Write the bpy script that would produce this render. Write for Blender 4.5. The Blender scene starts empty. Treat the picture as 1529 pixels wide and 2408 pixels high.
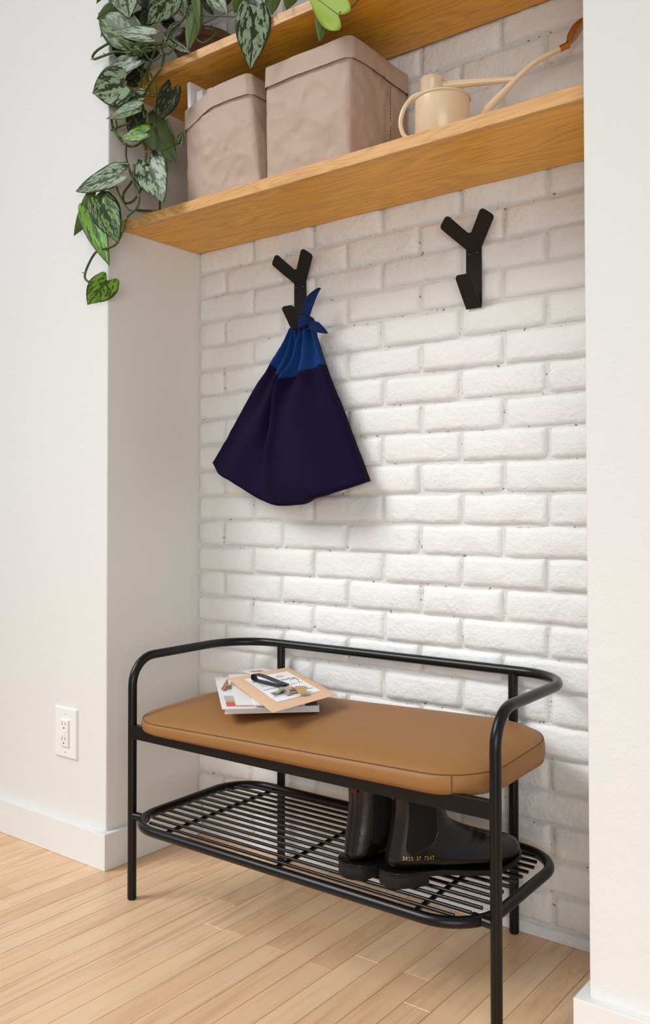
import bpy, bmesh, math, random
from mathutils import Vector, Matrix, noise
from mathutils.bvhtree import BVHTree

random.seed(7)
scene = bpy.context.scene
C = scene.collection

# ---------------------------------------------------------------- camera
YAW, PITCH, ROLL = 0.6552, 0.0210, -0.0012
F = Vector((-math.sin(YAW), math.cos(YAW), 0)); R = Vector((math.cos(YAW), math.sin(YAW), 0)); U = Vector((0, 0, 1))
F, U = F * math.cos(PITCH) + U * math.sin(PITCH), U * math.cos(PITCH) - F * math.sin(PITCH)
R, U = R * math.cos(ROLL) + U * math.sin(ROLL), U * math.cos(ROLL) - R * math.sin(ROLL)
CAM = Vector((1.7615, -1.7215, 0.8763))
cam = bpy.data.cameras.new('camera')
cam.sensor_fit = 'VERTICAL'; cam.sensor_height = 36.0; cam.lens = 2105.96 / 2408 * 36.0
cam.shift_y = -56.7 / 2408
cam.clip_start = 0.02
co = bpy.data.objects.new('camera', cam); C.objects.link(co)
co.matrix_world = Matrix(((R.x, U.x, -F.x, CAM.x), (R.y, U.y, -F.y, CAM.y), (R.z, U.z, -F.z, CAM.z), (0, 0, 0, 1)))
scene.camera = co

# ---------------------------------------------------------------- world and light
w = bpy.data.worlds.new('room_light'); scene.world = w; w.use_nodes = True
bg = w.node_tree.nodes['Background']
bg.inputs['Color'].default_value = (0.985, 0.985, 1.0, 1); bg.inputs['Strength'].default_value = 0.385

def area(name, loc, target, sx, sy, power, col=(1, 1, 1)):
    l = bpy.data.lights.new(name, 'AREA'); l.shape = 'RECTANGLE'; l.size = sx; l.size_y = sy; l.energy = power; l.color = col
    o = bpy.data.objects.new(name, l); C.objects.link(o); o.location = loc
    o.rotation_euler = (Vector(target) - Vector(loc)).to_track_quat('-Z', 'Y').to_euler()
    return o
# tall window on the left side of the room, the photograph's main light
key = area('window_daylight', (-1.42, -3.05, 3.42), (0.48, -0.42, 0.50), 2.4, 2.4, 17.6, (0.97, 0.99, 1.0))
key.data.spread = math.radians(46)

# added fill, standing in for soft room daylight behind the camera, low and broad
area('rear_fill_light', (2.9, -3.4, 1.0), (0.3, -0.2, 0.40), 2.3, 1.4, 46, (1.0, 0.99, 0.965))

vs = scene.view_settings
vs.view_transform = 'Standard'; vs.look = 'None'; vs.gamma = 1.0; vs.use_curve_mapping = False
vs.exposure = 0.03

# ---------------------------------------------------------------- helpers
def link(o, parent=None):
    C.objects.link(o)
    if parent is not None: o.parent = parent
    return o
def mesh(name, verts, faces, mat=None, parent=None, smooth=False, mats=None, mi=None, uvs=None):
    me = bpy.data.meshes.new(name); me.from_pydata([tuple(v) for v in verts], [], faces)
    for m in (mats or ([mat] if mat else [])): me.materials.append(m)
    if mi: me.polygons.foreach_set('material_index', mi)
    if smooth: me.polygons.foreach_set('use_smooth', [True] * len(me.polygons))
    if uvs:
        lay = me.uv_layers.new(name='leaf')
        for l in me.loops: lay.data[l.index].uv = uvs[l.vertex_index]
    me.update()
    return link(bpy.data.objects.new(name, me), parent)
def empty(name, loc=(0, 0, 0), rz=0.0):
    o = bpy.data.objects.new(name, None); o.empty_display_size = 0.05; o.location = loc; o.rotation_euler = (0, 0, rz); C.objects.link(o); return o
def tag(o, label=None, cat=None, group=None, kind=None):
    if label: o['label'] = label
    if cat: o['category'] = cat
    if group: o['group'] = group
    if kind: o['kind'] = kind
    return o
class MB:
    """collects shapes of one part"""
    def __init__(s): s.v = []; s.f = []
    def add(s, vs_, fs_):
        n = len(s.v); s.v += [Vector(v) for v in vs_]; s.f += [tuple(i + n for i in f) for f in fs_]; return s
    def box(s, a, b):
        (x0, y0, z0), (x1, y1, z1) = a, b
        return s.add([(x0, y0, z0), (x1, y0, z0), (x1, y1, z0), (x0, y1, z0), (x0, y0, z1), (x1, y0, z1), (x1, y1, z1), (x0, y1, z1)],
                     [(0, 3, 2, 1), (4, 5, 6, 7), (0, 1, 5, 4), (1, 2, 6, 5), (2, 3, 7, 6), (3, 0, 4, 7)])
    def tube(s, pts, r, n=12, closed=False, cap=True):
        pts = [Vector(p) for p in pts]; m = len(pts)
        rr = r if isinstance(r, (list, tuple)) else [r] * m
        t0 = (pts[1] - pts[0]).normalized()
        up = Vector((0, 0, 1)) if abs(t0.z) < .9 else Vector((0, 1, 0))
        nrm = (up - t0 * up.dot(t0)).normalized(); vs_ = []
        for i, p in enumerate(pts):
            if closed: t = (pts[(i + 1) % m] - pts[i - 1]).normalized()
            else: t = (pts[min(i + 1, m - 1)] - pts[max(i - 1, 0)]).normalized()
            nrm = (nrm - t * nrm.dot(t)); nrm = nrm.normalized() if nrm.length > 1e-6 else t.orthogonal().normalized()
            b = t.cross(nrm)
            for k in range(n):
                a = 2 * math.pi * k / n
                vs_.append(p + (nrm * math.cos(a) + b * math.sin(a)) * rr[i])
        fs_ = []
        for i in range(m if closed else m - 1):
            j = (i + 1) % m
            for k in range(n):
                l = (k + 1) % n
                fs_.append((i * n + k, i * n + l, j * n + l, j * n + k))
        if cap and not closed:
            fs_.append(tuple(range(n))[::-1]); fs_.append(tuple((m - 1) * n + k for k in range(n)))
        return s.add(vs_, fs_)
    def lathe(s, prof, c=(0, 0, 0), n=32, axis=None):
        c = Vector(c); vs_ = []; fs_ = []; m = len(prof)
        q = Vector((0, 0, 1)).rotation_difference(Vector(axis)) if axis is not None else None
        for r, z in prof:
            for k in range(n):
                a = 2 * math.pi * k / n; v = Vector((r * math.cos(a), r * math.sin(a), z))
                if q: v = q @ v
                vs_.append(c + v)
        for i in range(m - 1):
            for k in range(n):
                l = (k + 1) % n; fs_.append((i * n + k, i * n + l, (i + 1) * n + l, (i + 1) * n + k))
        return s.add(vs_, fs_)
    def prism(s, poly, axis_fn):
        """poly: list of 2-d points; axis_fn(p, side) -> 3-d point for side 0 / 1"""
        n = len(poly)
        return s.add([axis_fn(p, 0) for p in poly] + [axis_fn(p, 1) for p in poly],
                     [tuple(range(n))[::-1], tuple(range(n, 2 * n))] + [(i, (i + 1) % n, n + (i + 1) % n, n + i) for i in range(n)])
    def build(s, name, mat, parent=None, smooth=False, bevel=0.0, seg=2, weld=False):
        o = mesh(name, s.v, s.f, mat, parent)
        bm = bmesh.new(); bm.from_mesh(o.data)
        if weld: bmesh.ops.remove_doubles(bm, verts=bm.verts, dist=1e-6)
        bmesh.ops.recalc_face_normals(bm, faces=bm.faces)
        if bevel:
            es = [e for e in bm.edges if len(e.link_faces) == 2 and e.calc_face_angle(0) > math.radians(35)]
            bmesh.ops.bevel(bm, geom=es, offset=bevel, segments=seg, profile=.5, affect='EDGES', clamp_overlap=True)
        if smooth:
            for f in bm.faces: f.smooth = True
            for e in bm.edges:
                if len(e.link_faces) == 2 and e.calc_face_angle(0) > math.radians(46): e.smooth = False
        bm.to_mesh(o.data); bm.free()
        return o
def spline(pts, sub=8, closed=False):
    P = [Vector(p) for p in pts]; n = len(P); out = []
    for i in range(n if closed else n - 1):
        if closed: a, b, c, d = P[i - 1], P[i], P[(i + 1) % n], P[(i + 2) % n]
        else: a, b, c, d = P[max(i - 1, 0)], P[i], P[i + 1], P[min(i + 2, n - 1)]
        for k in range(sub):
            t = k / sub
            out.append(.5 * ((2 * b) + (c - a) * t + (2 * a - 5 * b + 4 * c - d) * t * t + (3 * b - a - 3 * c + d) * t ** 3))
    if not closed: out.append(P[-1])
    return out
def lerp_poly(pts, t):
    """point at fraction t (by length) of a polyline"""
    P = [Vector(p) for p in pts]; ls = [(P[i + 1] - P[i]).length for i in range(len(P) - 1)]; d = t * sum(ls)
    for i, l in enumerate(ls):
        if d <= l or i == len(ls) - 1: return P[i].lerp(P[i + 1], min(1, d / l if l else 0))
        d -= l
def arc(c, r, a0, a1, n):
    return [(c[0] + r * math.cos(a0 + (a1 - a0) * i / n), c[1] + r * math.sin(a0 + (a1 - a0) * i / n)) for i in range(n + 1)]
def round_rect(x0, x1, y0, y1, r, n=8):
    h = math.pi / 2
    return (arc((x1 - r, y0 + r), r, -h, 0, n) + arc((x1 - r, y1 - r), r, 0, h, n) + arc((x0 + r, y1 - r), r, h, 2 * h, n) + arc((x0 + r, y0 + r), r, 2 * h, 3 * h, n))
def sm(a, b, x):
    t = max(0, min(1, (x - a) / (b - a))); return t * t * (3 - 2 * t)
def text_mesh(body, size, extrude=0.0):
    cu = bpy.data.curves.new('letters', 'FONT'); cu.body = body; cu.size = size; cu.align_x = 'LEFT'; cu.resolution_u = 2
    o = bpy.data.objects.new('letters', cu); C.objects.link(o)
    bpy.context.view_layer.update()
    me = bpy.data.meshes.new_from_object(o.evaluated_get(bpy.context.evaluated_depsgraph_get()))
    C.objects.unlink(o); bpy.data.objects.remove(o)
    vs_ = [v.co.copy() for v in me.vertices]; fs_ = [tuple(p.vertices) for p in me.polygons]
    return vs_, fs_

# ---------------------------------------------------------------- materials
def mat(name, col=(.8, .8, .8), rough=.5, metal=0.0, spec=.5):
    m = bpy.data.materials.new(name); m.use_nodes = True; b = m.node_tree.nodes['Principled BSDF']
    b.inputs['Base Color'].default_value = (*col, 1); b.inputs['Roughness'].default_value = rough
    b.inputs['Metallic'].default_value = metal; b.inputs['Specular IOR Level'].default_value = spec
    return m, m.node_tree.nodes, m.node_tree.links, b
def N(nodes, t, **kw):
    n = nodes.new(t)
    for k, v in kw.items():
        if k in n.inputs: n.inputs[k].default_value = v
        else: setattr(n, k, v)
    return n
def coords(nodes, links, scale=(1, 1, 1), which='Object', rnd=False):
    tc = N(nodes, 'ShaderNodeTexCoord'); mp = N(nodes, 'ShaderNodeMapping'); mp.inputs['Scale'].default_value = scale
    if rnd:
        oi = N(nodes, 'ShaderNodeObjectInfo'); ad = N(nodes, 'ShaderNodeVectorMath', operation='SCALE'); cb = N(nodes, 'ShaderNodeCombineXYZ')
        for k in range(3): links.new(oi.outputs['Random'], cb.inputs[k])
        links.new(cb.outputs[0], ad.inputs[0]); ad.inputs['Scale'].default_value = 37.0
        links.new(ad.outputs[0], mp.inputs['Location'])
    links.new(tc.outputs[which], mp.inputs['Vector']); return mp.outputs[0]
def noise_bump(nodes, links, b, vec, layers, strength=1.0):
    """layers: (scale, distance, detail)"""
    prev = None
    for sc, dist, det in layers:
        n = N(nodes, 'ShaderNodeTexNoise'); n.inputs['Scale'].default_value = sc; n.inputs['Detail'].default_value = det
        links.new(vec, n.inputs['Vector'])
        bp = N(nodes, 'ShaderNodeBump'); bp.inputs['Strength'].default_value = strength; bp.inputs['Distance'].default_value = dist
        links.new(n.outputs['Fac'], bp.inputs['Height'])
        if prev: links.new(prev.outputs[0], bp.inputs['Normal'])
        prev = bp
    links.new(prev.outputs[0], b.inputs['Normal']); return prev
def ramp(nodes, stops, interp='LINEAR'):
    r = N(nodes, 'ShaderNodeValToRGB'); r.color_ramp.interpolation = interp; e = r.color_ramp.elements
    while len(e) < len(stops): e.new(.5)
    for i, (p, c) in enumerate(stops): e[i].position = p; e[i].color = (*c, 1)
    return r
def m_plain(name, col, rough=.5, metal=0, spec=.5, bump=None, scale=(1, 1, 1)):
    m, n, l, b = mat(name, col, rough, metal, spec)
    if bump: noise_bump(n, l, b, coords(n, l, scale), bump)
    return m
def m_paint_wall(name, col, d=.0006, sc=240):
    return m_plain(name, col, .6, 0, .3, [(sc, d, 2), (45, .0009, 2)])
def m_brick(name, col, speck):
    m, n, l, b = mat(name, col, .5, 0, .4)
    v = coords(n, l, rnd=True)
    noise_bump(n, l, b, v, [(22, .0060, 3), (110, .0019, 4), (480, .0010, 3)], 1.0)
    ns = N(n, 'ShaderNodeTexNoise'); ns.inputs['Scale'].default_value = 95; ns.inputs['Detail'].default_value = 5; l.new(v, ns.inputs['Vector'])
    r = ramp(n, [(speck, (.20, .18, .16)), (speck + .05, col)]); l.new(ns.outputs['Fac'], r.inputs['Fac']); l.new(r.outputs[0], b.inputs['Base Color'])
    return m
def m_wood(name, light, dark, rough=.38, axis='x', sc=1.0):
    m, n, l, b = mat(name, light, rough, 0, .4)
    st = (1.6 * sc, 14 * sc, 14 * sc) if axis == 'x' else (14 * sc, 1.6 * sc, 14 * sc)
    v = coords(n, l, st)
    a = N(n, 'ShaderNodeTexNoise'); a.inputs['Scale'].default_value = 1.1; a.inputs['Detail'].default_value = 2; a.inputs['Distortion'].default_value = .5; l.new(v, a.inputs['Vector'])
    mu = N(n, 'ShaderNodeMath', operation='MULTIPLY'); mu.inputs[1].default_value = 13; l.new(a.outputs['Fac'], mu.inputs[0])
    fr = N(n, 'ShaderNodeMath', operation='PINGPONG'); fr.inputs[1].default_value = .5; l.new(mu.outputs[0], fr.inputs[0])
    st2 = (9, 260, 260) if axis == 'x' else (260, 9, 260)
    v2 = coords(n, l, st2)
    g = N(n, 'ShaderNodeTexNoise'); g.inputs['Scale'].default_value = 1; g.inputs['Detail'].default_value = 3; l.new(v2, g.inputs['Vector'])
    mx = N(n, 'ShaderNodeMath', operation='MULTIPLY_ADD'); mx.inputs[1].default_value = .9; l.new(fr.outputs[0], mx.inputs[0])
    g2 = N(n, 'ShaderNodeMath', operation='MULTIPLY_ADD'); g2.inputs[1].default_value = 1.0; g2.inputs[2].default_value = -.22; l.new(g.outputs['Fac'], g2.inputs[0])
    l.new(g2.outputs[0], mx.inputs[2])
    r = ramp(n, [(.12, dark), (.55, light), (.95, tuple(min(1, c * 1.12) for c in light))]); l.new(mx.outputs[0], r.inputs['Fac']); l.new(r.outputs[0], b.inputs['Base Color'])
    bp = N(n, 'ShaderNodeBump'); bp.inputs['Strength'].default_value = .35; bp.inputs['Distance'].default_value = .0005; l.new(g.outputs['Fac'], bp.inputs['Height']); l.new(bp.outputs[0], b.inputs['Normal'])
    return m
def m_plank():
    m, n, l, b = mat('maple_plank', (.7, .45, .26), .33, 0, .45)
    v = coords(n, l, (60, 3.2, 60), rnd=True)
    a = N(n, 'ShaderNodeTexNoise'); a.inputs['Scale'].default_value = 1; a.inputs['Detail'].default_value = 4; a.inputs['Distortion'].default_value = .6; l.new(v, a.inputs['Vector'])
    oi = N(n, 'ShaderNodeObjectInfo')
    r1 = ramp(n, [(0, (.72, .45, .250)), (.35, (.79, .525, .315)), (.7, (.83, .58, .36)), (1, (.75, .47, .265))]); l.new(oi.outputs['Random'], r1.inputs['Fac'])
    r2 = ramp(n, [(.25, (.80, .74, .68)), (.5, (1, 1, 1)), (.8, (1.06, 1.05, 1.03))]); l.new(a.outputs['Fac'], r2.inputs['Fac'])
    mx = N(n, 'ShaderNodeMix', data_type='RGBA', blend_type='MULTIPLY'); mx.inputs['Factor'].default_value = 1.0
    l.new(r1.outputs[0], mx.inputs['A']); l.new(r2.outputs[0], mx.inputs['B']); l.new(mx.outputs['Result'], b.inputs['Base Color'])
    return m
def m_leaf(name, dark, silver, thr):
    m, n, l, b = mat(name, dark, .42, 0, .35)
    uv = N(n, 'ShaderNodeUVMap'); uv.uv_map = 'leaf'
    sx = N(n, 'ShaderNodeSeparateXYZ'); l.new(uv.outputs[0], sx.inputs[0])
    ab = N(n, 'ShaderNodeMath', operation='ABSOLUTE'); l.new(sx.outputs['X'], ab.inputs[0])
    # vein direction: v minus |u|
    vv = N(n, 'ShaderNodeMath', operation='MULTIPLY_ADD'); vv.inputs[1].default_value = -.42; l.new(ab.outputs[0], vv.inputs[0]); l.new(sx.outputs['Y'], vv.inputs[2])
    us = N(n, 'ShaderNodeMath', operation='MULTIPLY'); us.inputs[1].default_value = 2.7; l.new(sx.outputs['X'], us.inputs[0])
    vs2 = N(n, 'ShaderNodeMath', operation='MULTIPLY'); vs2.inputs[1].default_value = 6.2; l.new(vv.outputs[0], vs2.inputs[0])
    oi = N(n, 'ShaderNodeObjectInfo'); om = N(n, 'ShaderNodeMath', operation='MULTIPLY'); om.inputs[1].default_value = 91; l.new(oi.outputs['Random'], om.inputs[0])
    cb = N(n, 'ShaderNodeCombineXYZ'); l.new(us.outputs[0], cb.inputs[0]); l.new(vs2.outputs[0], cb.inputs[1]); l.new(om.outputs[0], cb.inputs[2])
    ns = N(n, 'ShaderNodeTexNoise'); ns.inputs['Scale'].default_value = 1.5; ns.inputs['Detail'].default_value = 5; ns.inputs['Roughness'].default_value = .68; l.new(cb.outputs[0], ns.inputs['Vector'])
    # dark along the midrib and the margin
    rm = ramp(n, [(0, (.20, .20, .20)), (.16, (0, 0, 0)), (.80, (0, 0, 0)), (1.0, (.16, .16, .16))]); l.new(ab.outputs[0], rm.inputs['Fac'])
    sb = N(n, 'ShaderNodeMath', operation='SUBTRACT'); l.new(ns.outputs['Fac'], sb.inputs[0]); l.new(rm.outputs[0], sb.inputs[1])
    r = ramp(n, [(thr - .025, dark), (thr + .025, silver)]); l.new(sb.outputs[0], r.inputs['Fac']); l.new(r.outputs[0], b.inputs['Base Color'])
    bp = N(n, 'ShaderNodeBump'); bp.inputs['Strength'].default_value = .5; bp.inputs['Distance'].default_value = .0012; l.new(ns.outputs['Fac'], bp.inputs['Height']); l.new(bp.outputs[0], b.inputs['Normal'])
    return m

M = {}
M['wall'] = m_paint_wall('wall_paint', (.775, .768, .752))
M['base'] = m_plain('baseboard_paint', (.80, .80, .79), .45, 0, .4, [(300, .0002, 2)])
M['brick'] = m_brick('painted_brick', (.85, .853, .846), .20)
M['mortar'] = m_brick('painted_mortar', (.72, .71, .69), .30)
M['oak'] = m_wood('oak', (.81, .40, .042), (.60, .26, .020))
M['oak_edge'] = m_wood('oak_edge', (.66, .36, .115), (.50, .235, .055), sc=1.7)
M['plank'] = m_plank()
M['subfloor'] = m_plain('subfloor', (.16, .07, .03), .8)
M['metal'] = m_plain('black_powder_coat', (.0035, .0032, .0034), .30, 0, .34, [(900, .0001, 2)])
M['hook'] = m_plain('blackened_steel', (.014, .011, .009), .45, 0, .22, [(120, .0002, 3)])
M['screw'] = m_plain('black_screw', (.012, .011, .010), .3, .4)
M['leather'] = m_plain('tan_leather', (.30, .140, .042), .5, 0, .3, [(900, .00018, 2), (14, .002, 2)])
M['stitch'] = m_plain('brown_thread', (.10, .045, .015), .7)
def m_kraft():
    m, n, l, b = mat('washed_kraft_paper', (.50, .37, .29), .6, 0, .3)
    v = coords(n, l)
    wn = N(n, 'ShaderNodeTexNoise'); wn.inputs['Scale'].default_value = 7; wn.inputs['Detail'].default_value = 2; l.new(v, wn.inputs['Vector'])
    wa = N(n, 'ShaderNodeVectorMath', operation='MULTIPLY_ADD'); wa.inputs[1].default_value = (.10, .10, .10); l.new(wn.outputs['Color'], wa.inputs[0]); l.new(v, wa.inputs[2])
    prev = None
    for sc, dist in ((9, .012), (22, .006)):
        vo = N(n, 'ShaderNodeTexVoronoi'); vo.feature = 'F1'; vo.inputs['Scale'].default_value = sc; l.new(wa.outputs[0], vo.inputs['Vector'])
        bp = N(n, 'ShaderNodeBump'); bp.inputs['Strength'].default_value = .55; bp.inputs['Distance'].default_value = dist; l.new(vo.outputs['Distance'], bp.inputs['Height'])
        if prev: l.new(prev.outputs[0], bp.inputs['Normal'])
        prev = bp
    ns = N(n, 'ShaderNodeTexNoise'); ns.inputs['Scale'].default_value = 350; l.new(v, ns.inputs['Vector'])
    bp = N(n, 'ShaderNodeBump'); bp.inputs['Strength'].default_value = .5; bp.inputs['Distance'].default_value = .0004; l.new(ns.outputs['Fac'], bp.inputs['Height']); l.new(prev.outputs[0], bp.inputs['Normal'])
    l.new(bp.outputs[0], b.inputs['Normal']); return m
M['kraft'] = m_kraft()
M['white_card'] = m_plain('white_card', (.84, .84, .86), .5)
M['cream'] = m_plain('cream_enamel', (.79, .61, .405), .22, 0, .5)
M['brass'] = m_plain('copper_brass', (.55, .24, .055), .22, 1.0)
M['navy'] = m_plain('aubergine_navy_cotton', (.0090, .0048, .027), .9, 0, .1, [(700, .0003, 2), (18, .002, 2)])
M['blue'] = m_plain('blue_cotton', (.008, .042, .17), .85, 0, .12, [(700, .0003, 2), (25, .002, 2)])
M['blue2'] = m_plain('deep_blue_cotton', (.007, .020, .080), .85, 0, .12, [(700, .0003, 2)])
M['boot'] = m_plain('black_boot_leather', (.0045, .0038, .0036), .25, 0, .5, [(40, .0007, 2), (260, .0002, 2)])
M['elastic'] = m_plain('black_elastic', (.010, .009, .009), .9, 0, .2, [(900, .0003, 1)], (1, 8, 1))
M['sole'] = m_plain('boot_sole', (.014, .011, .010), .6, 0, .3, [(200, .0006, 3)], (1, 1, 4))
M['lining'] = m_plain('boot_lining', (.075, .018, .012), .8)
M['gold'] = m_plain('gold_foil', (.80, .55, .20), .35, .7)
M['plastic'] = m_plain('white_plastic', (.86, .855, .85), .3)
M['slot'] = m_plain('socket_slot', (.12, .11, .105), .6)
M['steel'] = m_plain('steel', (.62, .60, .57), .25, 1.0)
M['keymetal'] = m_plain('nickel_silver', (.52, .42, .30), .3, .9)
M['tagbrass'] = m_plain('tag_brass', (.62, .40, .11), .35, .85)
M['pink'] = m_plain('pink_rubber', (.80, .14, .30), .4)
M['strap'] = m_plain('blue_black_leather', (.012, .020, .040), .5, 0, .4, [(300, .0004, 3)])
M['envelope'] = m_plain('kraft_envelope', (.74, .50, .31), .55, 0, .3, [(60, .0012, 3), (300, .0002, 2)])
M['envelope_in'] = m_plain('envelope_inside', (.33, .14, .06), .6)
M['paper'] = m_plain('newsprint', (.78, .775, .775), .6, 0, .3, [(20, .0010, 2)])
M['pages'] = m_plain('page_edges', (.66, .64, .615), .7, 0, .2, [(1, .0008, 2)], (20, 20, 900))
M['label'] = m_plain('label_paper', (.87, .88, .90), .5)
M['ink'] = m_plain('ink', (.05, .05, .06), .7)
M['ink_grey'] = m_plain('grey_ink', (.45, .45, .47), .7)
M['ink_red'] = m_plain('red_print', (.62, .10, .07), .6)
M['ink_green'] = m_plain('olive_print', (.42, .42, .14), .6)
M['cover_dark'] = m_plain('dark_cover', (.012, .013, .03), .3)
M['terracotta'] = m_plain('old_terracotta', (.16, .075, .05), .75, 0, .3, [(60, .0010, 4)])
M['soil'] = m_plain('soil', (.03, .02, .012), .9, 0, .2, [(150, .004, 4)])
M['vine'] = m_plain('vine_green', (.055, .095, .016), .5, 0, .3, [(200, .0004, 2)])
M['node'] = m_plain('dry_stem_node', (.36, .17, .06), .7)
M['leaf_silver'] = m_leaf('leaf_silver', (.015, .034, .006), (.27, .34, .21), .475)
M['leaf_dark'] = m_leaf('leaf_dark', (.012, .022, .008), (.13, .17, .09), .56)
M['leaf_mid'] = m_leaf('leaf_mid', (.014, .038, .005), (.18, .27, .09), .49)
M['leaf_bright'] = m_leaf('leaf_bright', (.035, .100, .010), (.19, .40, .045), .48)  # brighter greens have the backlight through these leaves put into the colour
M['leaf_back'] = m_plain('leaf_underside', (.075, .115, .022), .5, 0, .25, [(90, .0006, 2)])
M['leaf_backlit'] = m_plain('leaf_underside_yellow_green', (.30, .42, .035), .5, 0, .3, [(90, .0006, 2)])  # light shining through the leaf is painted in as this bright yellow-green

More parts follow.
